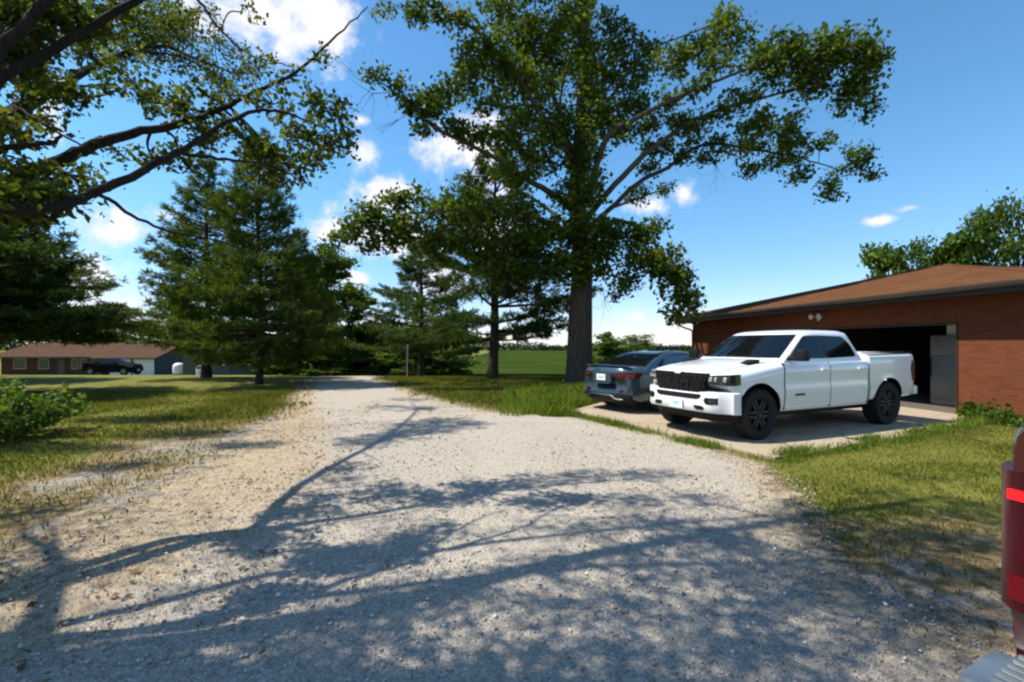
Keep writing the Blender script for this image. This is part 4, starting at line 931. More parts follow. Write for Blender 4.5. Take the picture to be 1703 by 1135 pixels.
def house():
    z0 = float(terrain(57)) - .05
    h = empty('house', (-52.0, 56.6, z0), R(-2), 'low ranch house with brown shingle roof and white garage door', 'house')
    MB().box(-12, 0, .5, 8.5, 0, 2.32).build('wall', M_BRICK2, h)
    wing = MB(); wing.box(.005, 8.3, 0, 8.0, 0, 2.25); wing.build('garage_wing', M_GREYW, h)
    MB().add([(8.305, .02, .1), (8.305, 7.98, .1), (8.305, 7.98, 2.2), (8.305, .02, 2.2)], [(0, 1, 2, 3)]).add([(8.36, 0.02, .1), (8.36, 7.98, .1), (8.36, 7.98, 2.2), (8.36, .02, 2.2)], [(0, 1, 2, 3)]).build('end_wall', M_BLUEG, h)
    def gable(x0, x1, y0, y1, e, rg, ov):
        m = (y0 + y1) / 2; t = .12
        pr = [(y0 - ov, e - .12), (m, rg), (y1 + ov, e - .12), (y1 + ov, e - .12 - t), (m, rg - t), (y0 - ov, e - .12 - t)]
        mb = MB(); A = [(x0, y, z) for y, z in pr]; B = [(x1, y, z) for y, z in pr]
        return mb.add(A + B, [(i, (i + 1) % 6, 6 + (i + 1) % 6, 6 + i) for i in range(6)] + [(0, 1, 4, 5), (1, 2, 3, 4), (6, 7, 10, 11)[::-1], (7, 8, 9, 10)[::-1]])
    r1 = gable(-12.6, .55, .5, 8.5, 2.42, 4.05, .7).build('roof', M_SHINGLE2, h)
    r2 = gable(.555, 8.8, 0, 8.0, 2.30, 3.85, .6).build('roof', M_SHINGLE2, h)
    bb = MB()
    bb.add([(.57, -.25, 2.28), (.57, 4.5, 4.07), (.57, 4.5, 3.86), (.57, -.25, 2.07), (.62, -.25, 2.28), (.62, 4.5, 4.07), (.62, 4.5, 3.86), (.62, -.25, 2.07)], [(0, 1, 2, 3), (4, 7, 6, 5), (0, 4, 5, 1), (3, 2, 6, 7), (1, 5, 6, 2), (0, 3, 7, 4)])
    bb.build('barge_board', M_GREYW, r1)
    ft = MB(); ft.box(-12.6, .5, -.26, -.2, 2.12, 2.26); ft.build('gutter', M_GREYW, r1)
    ft = MB(); ft.box(.63, 8.8, -.66, -.6, 2.03, 2.17); ft.build('gutter', M_GREYW, r2)
    gd = empty('garage_door', (0, 0, 0)); gd.parent = h
    for k in range(4): MB().box(5.5, 8.15, -.06, -.005, .05 + k * .5, .53 + k * .5, bev=.01).build('panel', M_GDOOR, gd)
    MB().box(2.6, 5.2, -.05, -.004, .03, 2.02).build('garage_door', M_GDOOR, h)
    MB().add([(8.302, 0, 2.22), (8.302, 8, 2.22), (8.302, 4, 3.7), (8.10, 0, 2.22), (8.10, 8, 2.22), (8.10, 4, 3.7)], [(0, 1, 2), (5, 4, 3), (0, 3, 4, 1), (1, 4, 5, 2), (2, 5, 3, 0)]).build('gable_wall', M_GREYW, h)
    for x, w in ((-9.5, 1.5), (-6.4, 1.2), (-2.4, .7), (-1.3, .7)):
        f = MB(); f.box(x - w / 2 - .07, x + w / 2 + .07, .44, .497, .75, 2.05).build('window', M_FENCE, h)
        MB().box(x - w / 2, x + w / 2, .425, .438, .82, 1.98).build('pane', M_WIN, h).parent = [q for q in h.children if q.name.startswith('window')][-1]
    MB().box(-4.6, -3.7, .44, .497, .05, 2.05).build('door', M_GREYW, h)
    # grey outbuilding right of it, behind the pines
    s = empty('shed', (-32.5, 51.5, float(terrain(51.5)) - .05), R(-3), 'grey sided shed standing behind the pine trunks', 'shed')
    MB().box(-4.6, 4.6, 0, 6, 0, 2.75).build('wall', M_GREYW, s)
    gable(-5, 5, 0, 6, 2.8, 4.3, .4).build('roof', M_SHINGLE2, s)
    MB().box(-1.4, 1.0, -.05, -.004, 0.03, 2.2).build('door', M_GREYW, s)
    # white tank between house and shed
    t = empty('storage_tank', (-39.6, 54.6, float(terrain(54.6)) - .02), R(127), 'white dome topped tank standing beside the low house', 'tank')
    b = MB(); b.lathe([(.001, .16), (.56, .16), (.60, .22), (.60, 1.05), (.56, 1.22), (.42, 1.38), (.2, 1.46), (.001, 1.48)], 28, 'z')
    for z in (.45, .75, 1.0): b.lathe([(.60, z - .03), (.615, z), (.60, z + .03)], 28, 'z')
    b.build('shell', M_GDOOR, t, 50)
    MB().lathe([(.001, 0), (.64, 0), (.64, .155), (.001, .155)], 24, 'z').build('base', M_GREYW, t, 40)
    MB().lathe([(.16, 1.46), (.16, 1.53), (.001, 1.54)], 14, 'z').build('lid', M_GREYW, t, 50)
    b = MB(); b.lathe([(.12, 0), (.16, .34), (.15, .34), (.11, .03), (.001, .03)], 16, 'z'); b.tube(smooth_line([(-.16, 0, .33), (-.1, .03, .50), (.1, .03, .5), (.16, 0, .33)], 4), .008, 5)
    o = b.build('bucket', M_GDOOR, None, 40); o.location = P(331, 619, 44.0); o.location.z = float(terrain(44)) + .0; o.scale = (1.7, 1.7, 1.7); tag(o, 'small white bucket on the grass by the shed', 'bucket')
    # metal post by the bushes
    p = MB(); p.tube([(0, 0, -.2), (0, 0, 1.62)], .028, 10); p.lathe([(.034, 1.60), (.034, 1.64), (.001, 1.66)], 10, 'z'); p.box(-.05, .05, -.035, -.028, 1.40, 1.52)
    o = p.build('metal_post', M_FENCE, None, 40); q = P(677, 628, 23.0); o.location = (q[0], q[1], float(terrain(23.0))); o.rotation_euler = (0, R(1), 0); tag(o, 'thin grey metal post in front of the dark bushes', 'post')
house()

# ---------------------------------------------------------------- vegetation
M_BARK = bark_mat('bark', (.030, .024, .018), (.12, .095, .072))
M_BARKD = bark_mat('dark_bark', (.008, .0065, .005), (.030, .024, .019), 8)
M_BARKP = bark_mat('pine_bark', (.022, .016, .012), (.085, .058, .042), 6)
L_BIG = leafy('shade_tree_leaf', [(.026, .054, .008), (.062, .104, .013), (.125, .165, .020), (.25, .26, .038)], .42, .38, .35)
L_OAK = leafy('oak_leaf', [(.030, .052, .010), (.062, .095, .017), (.11, .135, .027), (.22, .20, .05)], .45, .42, .8)
L_PINE = leafy('pine_needle', [(.024, .052, .012), (.046, .088, .016), (.080, .125, .020), (.13, .165, .028)], .25, .5, .5)
L_PINE2 = leafy('spruce_needle', [(.030, .056, .009), (.062, .104, .013), (.108, .152, .018), (.185, .21, .03)], .28, .5, .5)
L_BUSH = leafy('bush_leaf', [(.032, .068, .010), (.068, .122, .016), (.12, .175, .024), (.20, .23, .036)], .36, .45, .3)
L_YEL = leafy('yellowing_leaf', [(.040, .095, .014), (.075, .145, .022), (.13, .19, .03), (.34, .27, .025)], .38, .42, 1.2)
L_FAR = leafy('far_leaf', [(.018, .040, .030), (.026, .052, .036), (.036, .062, .040)], .1, .6, .05)  # bluish leaf colour stands in for haze over the distance

def leaf_mesh(name, C, size, mat, parent, up=.6, aspect=.62):
    V, Fq = leaf_quads(C, size, up, aspect)
    return link_mesh(name, fast_mesh(name, V, Fq), mat, parent)
def in_ellipsoid(n, c, r):
    d = rand_dirs(n); k = rng.random(n) ** .42
    return np.asarray(c) + d * k[:, None] * np.asarray(r)
def tufts(centres, per, spread):               # sprays of leaves round each twig end
    c = np.repeat(centres, per, 0); return c + np.clip(rng.normal(size=c.shape), -1.7, 1.7) * spread * np.array((1, 1, .72))

class Tree:
    def __init__(s): s.t = Tubes(); s.skel = []; s.leaves = []
    def limb(s, pts, r0, r1, n=7, k=5, wob=.0, skel=True):
        p = smooth_line(pts, k)
        if wob: p[1:-1] += rng.normal(size=p[1:-1].shape) * wob
        r = np.linspace(r0, r1, len(p)); s.t.add(p, r, n)
        if skel: s.skel.append(np.column_stack([p, r]))
        return p
    def cluster(s, c, r, n, per=26, spread=.26, twigs=.35, leaf_k=1.0):
        m = max(1, int(n / per)); q = in_ellipsoid(m, c, r)
        s.leaves.append(tufts(q, per, spread))
        sk = np.vstack(s.skel); k = rng.random(m) < twigs
        # one bough into the cluster, then twigs from it
        c = np.asarray(c, float); d = np.linalg.norm(sk[:, :3] - c, axis=1); a = sk[d.argmin()]
        L = np.linalg.norm(c - a[:3])
        if L > .25:
            mid = (a[:3] + c) / 2 + rng.normal(size=3) * L * .10 + np.array((0, 0, .06 * L))
            s.t.add(smooth_line([a[:3], mid, c], 4), np.linspace(min(a[3] * .6, .012 + .012 * L), .008, 9), 5)
        for e in q[k]:
            o = c + (e - c) * .1; md = (o + e) / 2 + rng.normal(size=3) * .06
            s.t.add(np.array([o, md, e]), np.array([.010, .007, .004]), 3)
    def build(s, root, bark, leaf, size, up=.5, aspect=.62, trunk='trunk'):
        s.t.build(trunk, bark, root); return leaf_mesh('crown', np.vstack(s.leaves), size, leaf, root, up, aspect)

# ---- the big shade tree in the middle
def big_tree():
    base = P(964, 640, 19.4); base[2] = 0
    root = empty('shade_tree', (base[0], base[1], -.02), 0, 'tallest broad shade tree with thick grey trunk behind the sedan', 'tree')
    T = Tree(); D = 19.4
    q = lambda px, py, d=D: P(px, py, d) - base
    for a in np.linspace(0, 2 * math.pi, 8)[:-1]: T.t.add(smooth_line([np.array((.95 * math.cos(a), .95 * math.sin(a), -.1)), np.array((.55 * math.cos(a), .55 * math.sin(a), .18)), np.array((.40 * math.cos(a), .40 * math.sin(a), .9))], 4), np.linspace(.10, .16, 9), 7)
    T.limb([(0, 0, -.1), (0, 0, .4), q(964, 590), q(966, 500), q(968, 430), q(962, 360), q(960, 290), q(966, 200), q(970, 100), q(972, -10), q(975, -120)], .66, .07, 16, 5)
    T.t.V[-1] = T.t.V[-1]                       # bole
    arms = [([(966, 350), (985, 300, 18.8), (1010, 228, 18.4), (1060, 195, 18), (1130, 160, 17.6), (1200, 130, 17.4), (1290, 100, 17.2), (1400, 70, 17)], .15, .02),
            ([(966, 380), (1000, 332, 19), (1060, 268, 18.6), (1110, 228, 18.4), (1160, 197, 18.2), (1230, 172, 18), (1320, 150, 17.8), (1420, 140, 17.6)], .15, .02),
            ([(966, 400), (1000, 362, 19.8), (1060, 305, 20), (1110, 278, 20.2), (1170, 240, 20.4), (1250, 248, 20.4), (1330, 262, 20.5), (1410, 285, 20.5)], .13, .02),
            ([(968, 420), (1010, 372, 18.2), (1050, 372, 17.6), (1085, 400, 17.2), (1115, 450, 17), (1140, 500, 16.9), (1150, 535, 16.9)], .10, .015),
            ([(962, 360), (930, 330, 19), (880, 300, 18.4), (830, 266, 18), (780, 240, 17.6), (720, 210, 17.2), (670, 165, 16.8), (620, 128, 16.5)], .15, .02),
            ([(962, 300), (945, 240, 19.6), (920, 160, 19.8), (885, 80, 20), (850, 20, 20), (825, -50, 20)], .15, .03),
            ([(962, 280), (930, 230, 19), (890, 175, 18.4), (855, 115, 18), (800, 58, 17.6), (740, 15, 17.2), (690, -20, 17)], .14, .02),
            ([(964, 410), (920, 375, 18.6), (860, 350, 17.8), (790, 352, 17.2), (710, 352, 16.8), (640, 362, 16.6), (570, 392, 16.5)], .12, .015),
            ([(964, 440), (920, 425, 18.6), (870, 415, 18), (800, 400, 17.6), (740, 405, 17.4)], .09, .015),
            ([(966, 250), (995, 200, 19.6), (1030, 140, 19.8), (1065, 95, 20), (1110, 70, 20), (1200, 35, 20.2)], .11, .02),
            ([(966, 330), (950, 280, 21), (930, 200, 22.5), (940, 110, 23.5), (950, 20, 24)], .14, .03),
            ([(966, 390), (1010, 350, 21), (1060, 330, 22.5), (1120, 310, 24)], .11, .02), ([(966, 390), (900, 340, 21.5), (830, 300, 23), (760, 290, 24)], .11, .02)]
    for pts, a, b in arms: T.limb([q(*p) for p in pts], a, b, 8, 5, .015)
    # (px, py, rx, ry, depth)
    C = [(1440, 100, 32, 42, 17), (1400, 78, 38, 28, 17), (1350, 98, 45, 36, 17.3), (1420, 160, 34, 28, 17.6), (1443, 188, 13, 12, 17.6), (1300, 80, 42, 22, 17.4), (1215, 58, 38, 32, 19.5), (1206, 22, 16, 16, 20), (1165, 76, 38, 22, 20), (1120, 102, 32, 22, 18),
         (1260, 98, 36, 22, 17.5), (1290, 132, 26, 16, 17.4), (1345, 142, 36, 22, 17.7), (1190, 98, 28, 16, 17.6), (1232, 166, 28, 16, 18), (1148, 215, 38, 20, 18.6), (1185, 238, 24, 14, 20), (1258, 206, 42, 20, 18.2), (1312, 215, 32, 24, 20), (1328, 246, 42, 18, 20.4),
         (1255, 240, 46, 15, 20.4), (1382, 232, 16, 10, 20.4), (1420, 272, 28, 26, 20.4), (1382, 312, 22, 20, 20.5), (1335, 290, 26, 13, 20.5), (1250, 282, 26, 11, 20.4), (1300, 268, 36, 15, 20.4), (1441, 290, 12, 10, 20.4), (1178, 260, 26, 12, 20), (1095, 240, 32, 16, 19),
         (1060, 112, 26, 20, 20), (1032, 70, 32, 34, 20.5), (1075, 88, 26, 20, 20), (1048, 150, 24, 28, 19.5), (1028, 192, 26, 32, 19), (1004, 130, 34, 44, 20.5), (1075, 212, 22, 18, 18.4), (1010, 40, 16, 26, 20.5),
         (1112, 160, 28, 14, 17.9), (1160, 142, 28, 14, 17.6), (1040, 218, 22, 14, 18.4), (1135, 200, 26, 14, 18.4), (1200, 188, 26, 12, 18.1), (1080, 276, 24, 13, 20), (1140, 262, 24, 12, 20.2), (1060, 180, 22, 20, 19),
         (970, 60, 22, 58, 19.3), (966, 15, 16, 36, 19.3), (975, 125, 26, 48, 19.2), (985, 195, 32, 46, 19), (976, 262, 36, 46, 18.9), (962, 322, 46, 36, 18.7), (970, 378, 46, 34, 18.6), (982, 428, 38, 30, 18.6), (958, 460, 28, 16, 18.7), (1002, 452, 18, 16, 18.6),
         (900, 82, 40, 52, 20), (932, 42, 28, 36, 21), (870, 60, 36, 46, 19.8), (842, 120, 44, 40, 18.2), (792, 110, 34, 32, 17.8), (805, 72, 34, 24, 17.6), (760, 34, 30, 16, 17.4), (722, 16, 28, 14, 17.2), (690, 22, 18, 18, 17), (645, 20, 14, 9, 17), (832, 22, 36, 26, 20),
         (882, 150, 44, 40, 19), (922, 205, 44, 44, 19.4), (860, 205, 44, 34, 18.6), (808, 172, 30, 16, 18), (776, 140, 24, 18, 17.8), (738, 158, 36, 22, 17.4), (722, 184, 30, 18, 17.2), (762, 212, 34, 16, 17.5), (690, 172, 26, 20, 17), (660, 145, 16, 18, 16.8), (624, 124, 15, 14, 16.5), (700, 214, 16, 12, 17), (790, 226, 34, 15, 17.6), (842, 232, 40, 22, 18),
         (902, 262, 44, 38, 18.8), (868, 298, 32, 16, 18.4), (828, 284, 30, 10, 18),
         (770, 324, 34, 15, 20), (690, 328, 24, 14, 17), (658, 336, 26, 16, 16.8), (622, 352, 34, 16, 16.6), (590, 372, 26, 18, 16.5), (640, 384, 34, 17, 16.7), (566, 396, 24, 13, 16.5), (682, 372, 42, 19, 16.8), (740, 352, 42, 23, 17), (800, 352, 46, 24, 17.4), (860, 352, 44, 30, 18), (902, 402, 48, 34, 18.4), (842, 402, 48, 30, 17.8), (780, 402, 44, 26, 17.5), (722, 402, 38, 20, 17.3), (655, 408, 26, 11, 16.8), (612, 408, 18, 12, 16.6), (548, 408, 12, 8, 16.5), (932, 442, 38, 28, 18.4), (872, 442, 38, 22, 18), (820, 436, 34, 15, 17.7), (1004, 416, 28, 24, 18.4),
         (1046, 392, 30, 24, 17.6), (1080, 384, 26, 20, 17.2), (1062, 430, 34, 30, 17.2), (1100, 432, 32, 30, 17), (1120, 472, 30, 30, 17), (1140, 500, 22, 22, 16.9), (1120, 522, 16, 16, 16.9), (1042, 470, 24, 15, 17.4), (1152, 522, 12, 14, 16.9), (1024, 490, 12, 10, 17.6), (1012, 384, 24, 24, 18), (1136, 458, 16, 18, 17),
         (930, 120, 40, 50, 23), (1060, 325, 28, 16, 22.5), (960, 20, 40, 30, 23.5), (1110, 315, 20, 12, 24), (880, -60, 90, 50, 20), (980, -90, 70, 60, 20)]
    for px, py, rx, ry, d in C:
        k = d / F; n = rx * ry * 3.14 * .25
        T.cluster(q(px, py, d), (rx * k, (rx + ry) * .5 * k * 1.1, ry * k), n, 22, .20, .3)
    for p, n in ((q(720, 100, 17), 0),):
        pass
    # bare twigs beyond the leaves
    for a, b in (((640, 140, 16.6), (600, 170, 16.4)), ((690, 180, 17), (635, 215, 16.8)), ((650, 150, 16.6), (575, 125, 16.3)), ((700, 20, 17), (640, 5, 16.9)), ((1000, 470, 18), (1012, 520, 18)), ((1330, 210, 18), (1345, 262, 18)), ((1180, 250, 20), (1205, 300, 20))):
        A, B = q(*a), q(*b); T.limb([A, (A + B) / 2 + rng.normal(size=3) * .15, B], .018, .004, 4, 4, .03)
        for _ in range(3): e = B + rng.normal(size=3) * .6; T.limb([(A + B) / 2, (B + e) / 2, e], .008, .003, 3, 3, .03)
    T.build(root, M_BARK, L_BIG, .165, .55, .7)
    return root
big_tree()

# ---- the near oak whose limbs reach in from the left
def near_oak():
    base = np.array((-5.4, 2.3, 0.0))
    root = empty('oak_tree', tuple(base), 0, 'near oak whose dark limbs reach into the upper left', 'tree')
    T = Tree(); q = lambda px, py, d: P(px, py, d) - base
    T.limb([(0, 0, -.2), (.02, 0, .5), (.05, .05, 1.5), (.05, .1, 2.6), (0, .1, 4.2), (-.1, .1, 6.5), (-.2, .2, 9.5), (-.2, .3, 12)], .48, .08, 14, 5)
    def G3(px, py, H): g = G(px, py); return np.array((g[0] - .642 * H * math.cos(R(180 - SUN_AZ)), g[1] + .642 * H * math.sin(R(180 - SUN_AZ)), H)) - base   # crown part whose shade falls at that ground place
    limbs = [([(.05, .05, 1.75), (.9, .2, 2.15), q(-90, 362, 2.72), q(0, 350, 2.85), q(90, 344, 3.0), q(160, 320, 3.2), q(250, 275, 3.45), q(310, 245, 3.7), q(390, 197, 4.0), q(450, 184, 4.3), q(500, 196, 4.6), q(540, 215, 4.8)], .052, .006),
             ([(.05, .1, 2.3), (.4, .8, 2.6), q(-80, 345, 3.8), q(0, 312, 4.0), q(100, 268, 4.2), q(160, 240, 4.35), q(220, 223, 4.5), q(300, 205, 4.75), q(360, 185, 5.0), q(410, 160, 5.2), q(490, 120, 5.45), q(560, 58, 5.7), q(612, 12, 5.9)], .078, .006),
             ([(.05, .1, 2.5), (.35, .9, 3.1), q(-70, 235, 3.9), q(0, 200, 4.1), q(90, 150, 5.4), q(200, 90, 7.4), q(270, 77, 8.8), q(330, 100, 9.6), q(385, 120, 10.2)], .10, .012),
             ([q(200, 90, 7.4), q(262, 70, 9.4), q(292, 55, 11.6), q(282, 34, 14)], .055, .012),
             ([(.05, .1, 2.9), (.6, .5, 3.5), q(-60, 165, 3.3), q(0, 130, 3.4), q(100, 76, 3.6), q(220, 4, 3.85), q(330, -70, 4.1), q(460, -160, 4.4), q(620, -280, 4.7)], .046, .02),
             ([(.05, .1, 3.2), (.6, .4, 4.0), q(-60, 150, 3.0), q(0, 82, 3.1), q(85, -2, 3.25), q(180, -110, 3.4), q(330, -280, 3.6), q(560, -480, 3.7)], .050, .02),
             ([(.03, .1, 3.6), (.9, -.2, 4.9), (2.4, -.5, 6.0), (4.0, -.4, 6.8), (5.2, -.1, 7.4)], .14, .03),
             ([(.02, .1, 4.2), (.8, .7, 5.6), (1.7, 1.6, 7.0), (3.0, 2.4, 8.2), (4.2, 3.0, 9.0)], .12, .03),
             ([(0, .1, 4.5), (-1.2, .6, 6.0), (-2.6, 1.4, 7.2), (-4.0, 2.0, 8.0)], .12, .03), ([(0, .1, 4.9), (-.8, -1.2, 6.2), (-1.5, -2.8, 7.2)], .12, .03),
             ([(0, .1, 5.5), (.9, -.9, 7.2), (2.0, -2.0, 8.6), (3.2, -2.6, 9.6)], .11, .03),
             ([q(325, -5, 5.6), q(345, 20, 5.6), q(360, 42, 5.6), q(400, 82, 5.65), q(440, 100, 5.7), q(490, 112, 5.8)], .018, .006),
             ([q(100, 284, 4.15), q(135, 303, 4.1), q(170, 325, 4.1), q(220, 358, 4.2), q(280, 385, 4.3), q(340, 396, 4.4), q(420, 420, 4.5)], .024, .006),
             ([q(30, 180, 4.3), q(80, 210, 4.2), q(140, 245, 4.3)], .014, .008), ([q(-20, 255, 3.7), q(50, 240, 3.7), q(85, 238, 3.7), q(102, 227, 3.7)], .026, .012),
             ([q(290, 255, 3.65), q(350, 262, 4.0), q(410, 268, 4.3), q(455, 278, 4.5), q(500, 300, 4.6)], .018, .005), ([q(180, 105, 7), q(215, 130, 7), q(245, 160, 6.6)], .025, .008),
             ([q(220, 86, 7.8), q(290, 92, 8.4), q(350, 118, 8.8)], .02, .008)]
    for pts, a, b in limbs: T.limb(pts, a, b, 9, 5, .006)
    def cl(px, py, rx, ry, d, dens=1.0):
        k = d / F; n = rx * ry * 3.14 * .058 * dens * max(1, d / 5.5) ** 1.6
        T.cluster(q(px, py, d), (rx * k, (rx + ry) * .6 * k, ry * k), n, 13, .07, .5)
    for a in [(230, 40, 60, 34, 8.4), (290, 52, 50, 36, 9), (200, 95, 40, 26, 7.6), (250, 84, 50, 26, 8.6), (300, 96, 46, 28, 9.2), (150, 90, 46, 30, 6.2), (350, 130, 34, 24, 9.8), (385, 142, 38, 28, 10.2), (405, 104, 30, 26, 9.6), (432, 114, 28, 24, 5.8), (300, 172, 48, 28, 4.9), (350, 166, 40, 24, 5), (258, 172, 42, 28, 5.2),
              (222, 140, 40, 28, 5.4), (190, 140, 24, 20, 5.2), (452, 172, 40, 24, 4.9), (520, 172, 38, 24, 5), (560, 190, 32, 28, 5), (542, 230, 46, 28, 4.9), (572, 232, 20, 28, 4.9), (500, 232, 40, 24, 4.8), (470, 260, 42, 24, 5.3), (420, 240, 38, 28, 5.2), (350, 240, 46, 24, 5.1), (300, 262, 40, 20, 5.0), (252, 262, 34, 18, 4.9), (432, 272, 46, 24, 5.3), (500, 282, 38, 22, 5.4), (462, 292, 46, 18, 5.4), (530, 268, 30, 20, 5.4), (330, 215, 40, 16, 4.9),
              (30, 30, 50, 40, 3.6, 2), (100, 24, 50, 30, 3.7, 2), (150, 40, 40, 30, 4, 1.6), (20, 92, 40, 40, 3.6, 2), (60, 140, 50, 40, 4.6, 1.6), (112, 150, 40, 24, 5, 1.4), (20, 222, 40, 28, 3.8, 1.5), (30, 290, 40, 28, 3.9, 1.5), (80, 300, 40, 24, 4, 1.3), (30, 340, 50, 28, 3, 1.8), (100, 336, 40, 20, 3.1, 1.3), (150, 300, 34, 18, 4, 1), (360, 70, 34, 24, 9.8, .8), (400, 20, 30, 18, 5.6, .5), (480, 130, 30, 18, 5.5, .7), (530, 90, 24, 20, 5.6, .6), (320, 20, 40, 24, 9.2), (250, 20, 60, 24, 9.6), (180, 60, 50, 30, 8), (200, 12, 40, 20, 4.2, 1.2), (380, 210, 30, 16, 5), (300, 60, 40, 24, 12), (252, 50, 40, 20, 12.4), (335, 105, 26, 16, 12), (280, 30, 44, 18, 14), (190, 250, 30, 14, 4.5, .8), (60, 195, 40, 20, 4.5)]: cl(*a)
    # crown over and behind the camera; it throws the shade on the gravel
    for px, py, rx, ry, H in [(120, 1110, 150, 45, 5.6), (420, 1095, 150, 50, 5.8), (560, 1050, 120, 36, 5.6), (700, 990, 90, 24, 5.6), (900, 945, 70, 18, 6.2), (930, 1100, 160, 40, 6), (760, 1085, 120, 34, 6), (1180, 1080, 160, 44, 6.4), (960, 880, 60, 16, 6.6), (1030, 835, 60, 13, 7), (1090, 870, 80, 18, 7), (1170, 900, 90, 20, 7), (1230, 960, 100, 24, 6.8), (1100, 960, 80, 22, 6.6), (1000, 1000, 80, 20, 6.2), (1350, 940, 90, 24, 7.2), (1440, 880, 70, 18, 7.6), (1560, 900, 90, 22, 7.6), (1600, 840, 60, 10, 8), (1430, 1010, 110, 26, 7), (1560, 1000, 90, 30, 7.2), (960, 795, 50, 8, 7.2), (1060, 790, 60, 9, 7.4), (1150, 830, 50, 9, 7.4), (1520, 795, 26, 6, 8.2), (560, 800, 50, 7, 6.6), (650, 1015, 120, 26, 5.4), (850, 1005, 130, 24, 5.8), (1060, 925, 90, 24, 6.6), (1150, 1010, 140, 36, 6.6), (1000, 1110, 200, 36, 5.6), (600, 1115, 200, 36, 5.2), (250, 1100, 150, 26, 5), (1270, 1085, 150, 40, 6.4), (1300, 870, 60, 14, 7.4), (1500, 850, 80, 14, 7.8), (1620, 900, 70, 24, 7.6), (1380, 980, 110, 26, 7), (1500, 1070, 110, 34, 6.6), (100, 745, 110, 10, 7.6), (300, 722, 110, 8, 8), (400, 742, 70, 8, 7.6), (40, 850, 60, 16, 5.4), (30, 960, 60, 26, 4.6), (220, 700, 120, 7, 8.6), (180, 775, 90, 9, 7.2), (1400, 900, 110, 26, 7.2), (1560, 950, 130, 34, 7.2), (1350, 850, 80, 14, 7.6), (1650, 865, 60, 20, 7.8), (1460, 820, 60, 7, 8), (1320, 1000, 100, 26, 6.8), (1600, 1040, 100, 30, 6.8), (1230, 900, 70, 18, 7)]:
        g = G(px, py); a = G(px + rx, py)[0] - g[0]; b = abs(G(px, py - ry)[1] - G(px, py + ry)[1]) / 2
        n = 1300 * min(6.0, a * b * 3.14)
        T.cluster(G3(px, py, H), (a, b, .45), n * 1.15, 18, .12, .12)
    for c, r, n in (((-1.5, 1, 8.5), (2.2, 2, 1.5), 2500), ((-3.5, 1.5, 8), (1.6, 1.6, 1.2), 1500), ((-1.2, -2, 7.5), (2, 2, 1.3), 1800), ((1.6, -2, 9), (2, 1.5, 1.2), 1500), ((0, 0, 11.5), (2.2, 2.2, 1.6), 2200), ((1.8, 1.2, 10), (1.6, 1.4, 1.1), 1500)):
        T.cluster(c, r, n, 16, .16, .1)
    T.build(root, M_BARKD, L_OAK, .064, .35, .66)
near_oak()

# ---- pines
def pine_meshes(h, cb, rad, step, nb, ntuft, needle, seed, droop=.12, sparse=0.0, lean=0.0, width=.030, kneed=13, tr=.24):
    global rng
    rng = np.random.default_rng(seed); T = Tubes(); C = []; Dn = []
    zs = np.linspace(-.2, h, 14); T.add(np.stack([.05 * np.sin(zs * .7) + lean * zs, .05 * np.cos(zs * .9), zs], 1), np.linspace(tr, .02, 14) * (1 + .3 * np.exp(-np.maximum(zs, 0) * 4)), 12)
    z = cb
    while z < h - .15:
        f = (z - cb) / (h - cb); L0 = rad * (1 - f) ** .95 * (.35 + .65 * min(1, f * 5 + .45)) + .18
        for b in range(nb):
            if rng.random() < sparse: continue
            a = rng.uniform(0, 2 * math.pi); L = L0 * rng.uniform(.62, 1.12); o = np.array((lean * z, 0, z + rng.uniform(-.15, .15)))
            d = np.array((math.cos(a), math.sin(a), 0)); side = np.array((-d[1], d[0], 0))
            rise = (.55 * f - droop) + rng.uniform(-.08, .08)
            t = np.linspace(0, 1, 6); line = o + d * (t * L)[:, None] + np.array((0, 0, 1)) * (L * (rise * t + .16 * t ** 2.5))[:, None]
            T.add(line, np.linspace(.016 + .014 * L, .006, 6), 5)
            m = max(4, int(ntuft * L / rad)); u = rng.uniform(.22, 1.0, m) ** .8
            lat = rng.normal(size=m) * .19 * L * np.sqrt(np.clip(1.15 - u, .05, 1)) * 1.15
            base = np.stack([np.interp(u, t, line[:, j]) for j in range(3)], 1)
            p = base + side * lat[:, None] + d * (np.abs(lat) * .35)[:, None] + np.stack([0 * u, 0 * u, rng.normal(size=m) * .05 + .03], 1)
            C.append(p); Dn.append(np.tile(d * .55 + np.array((0, 0, .28)), (m, 1)) + side * np.sign(lat)[:, None] * .4)
            for e, b0 in zip(p[::3], base[::3]): T.add(np.array([b0 - d * .1 * L, (b0 + e) / 2, e]), np.array([.007, .006, .004]), 3)
        z += step * rng.uniform(.75, 1.25)
    C = np.vstack(C); Dn = np.vstack(Dn); n = len(C) * kneed
    B = np.repeat(C, kneed, 0) + rng.normal(size=(n, 3)) * .035; dr = np.repeat(Dn, kneed, 0) + rng.normal(size=(n, 3)) * .55; dr /= np.linalg.norm(dr, axis=1)[:, None]
    Ln = needle * rng.uniform(.6, 1.2, n)[:, None]; s = np.cross(dr, rand_dirs(n)); s /= np.linalg.norm(s, axis=1)[:, None] + 1e-9
    V = np.stack([B, B + dr * Ln * .5 + s * width * .5, B + dr * Ln, B + dr * Ln * .5 - s * width * .5], 1).reshape(-1, 3)
    tm = fast_mesh('trunk', np.vstack(T.V), np.vstack(T.F)); cm = fast_mesh('crown', V, np.arange(4 * n).reshape(n, 4))
    return tm, cm
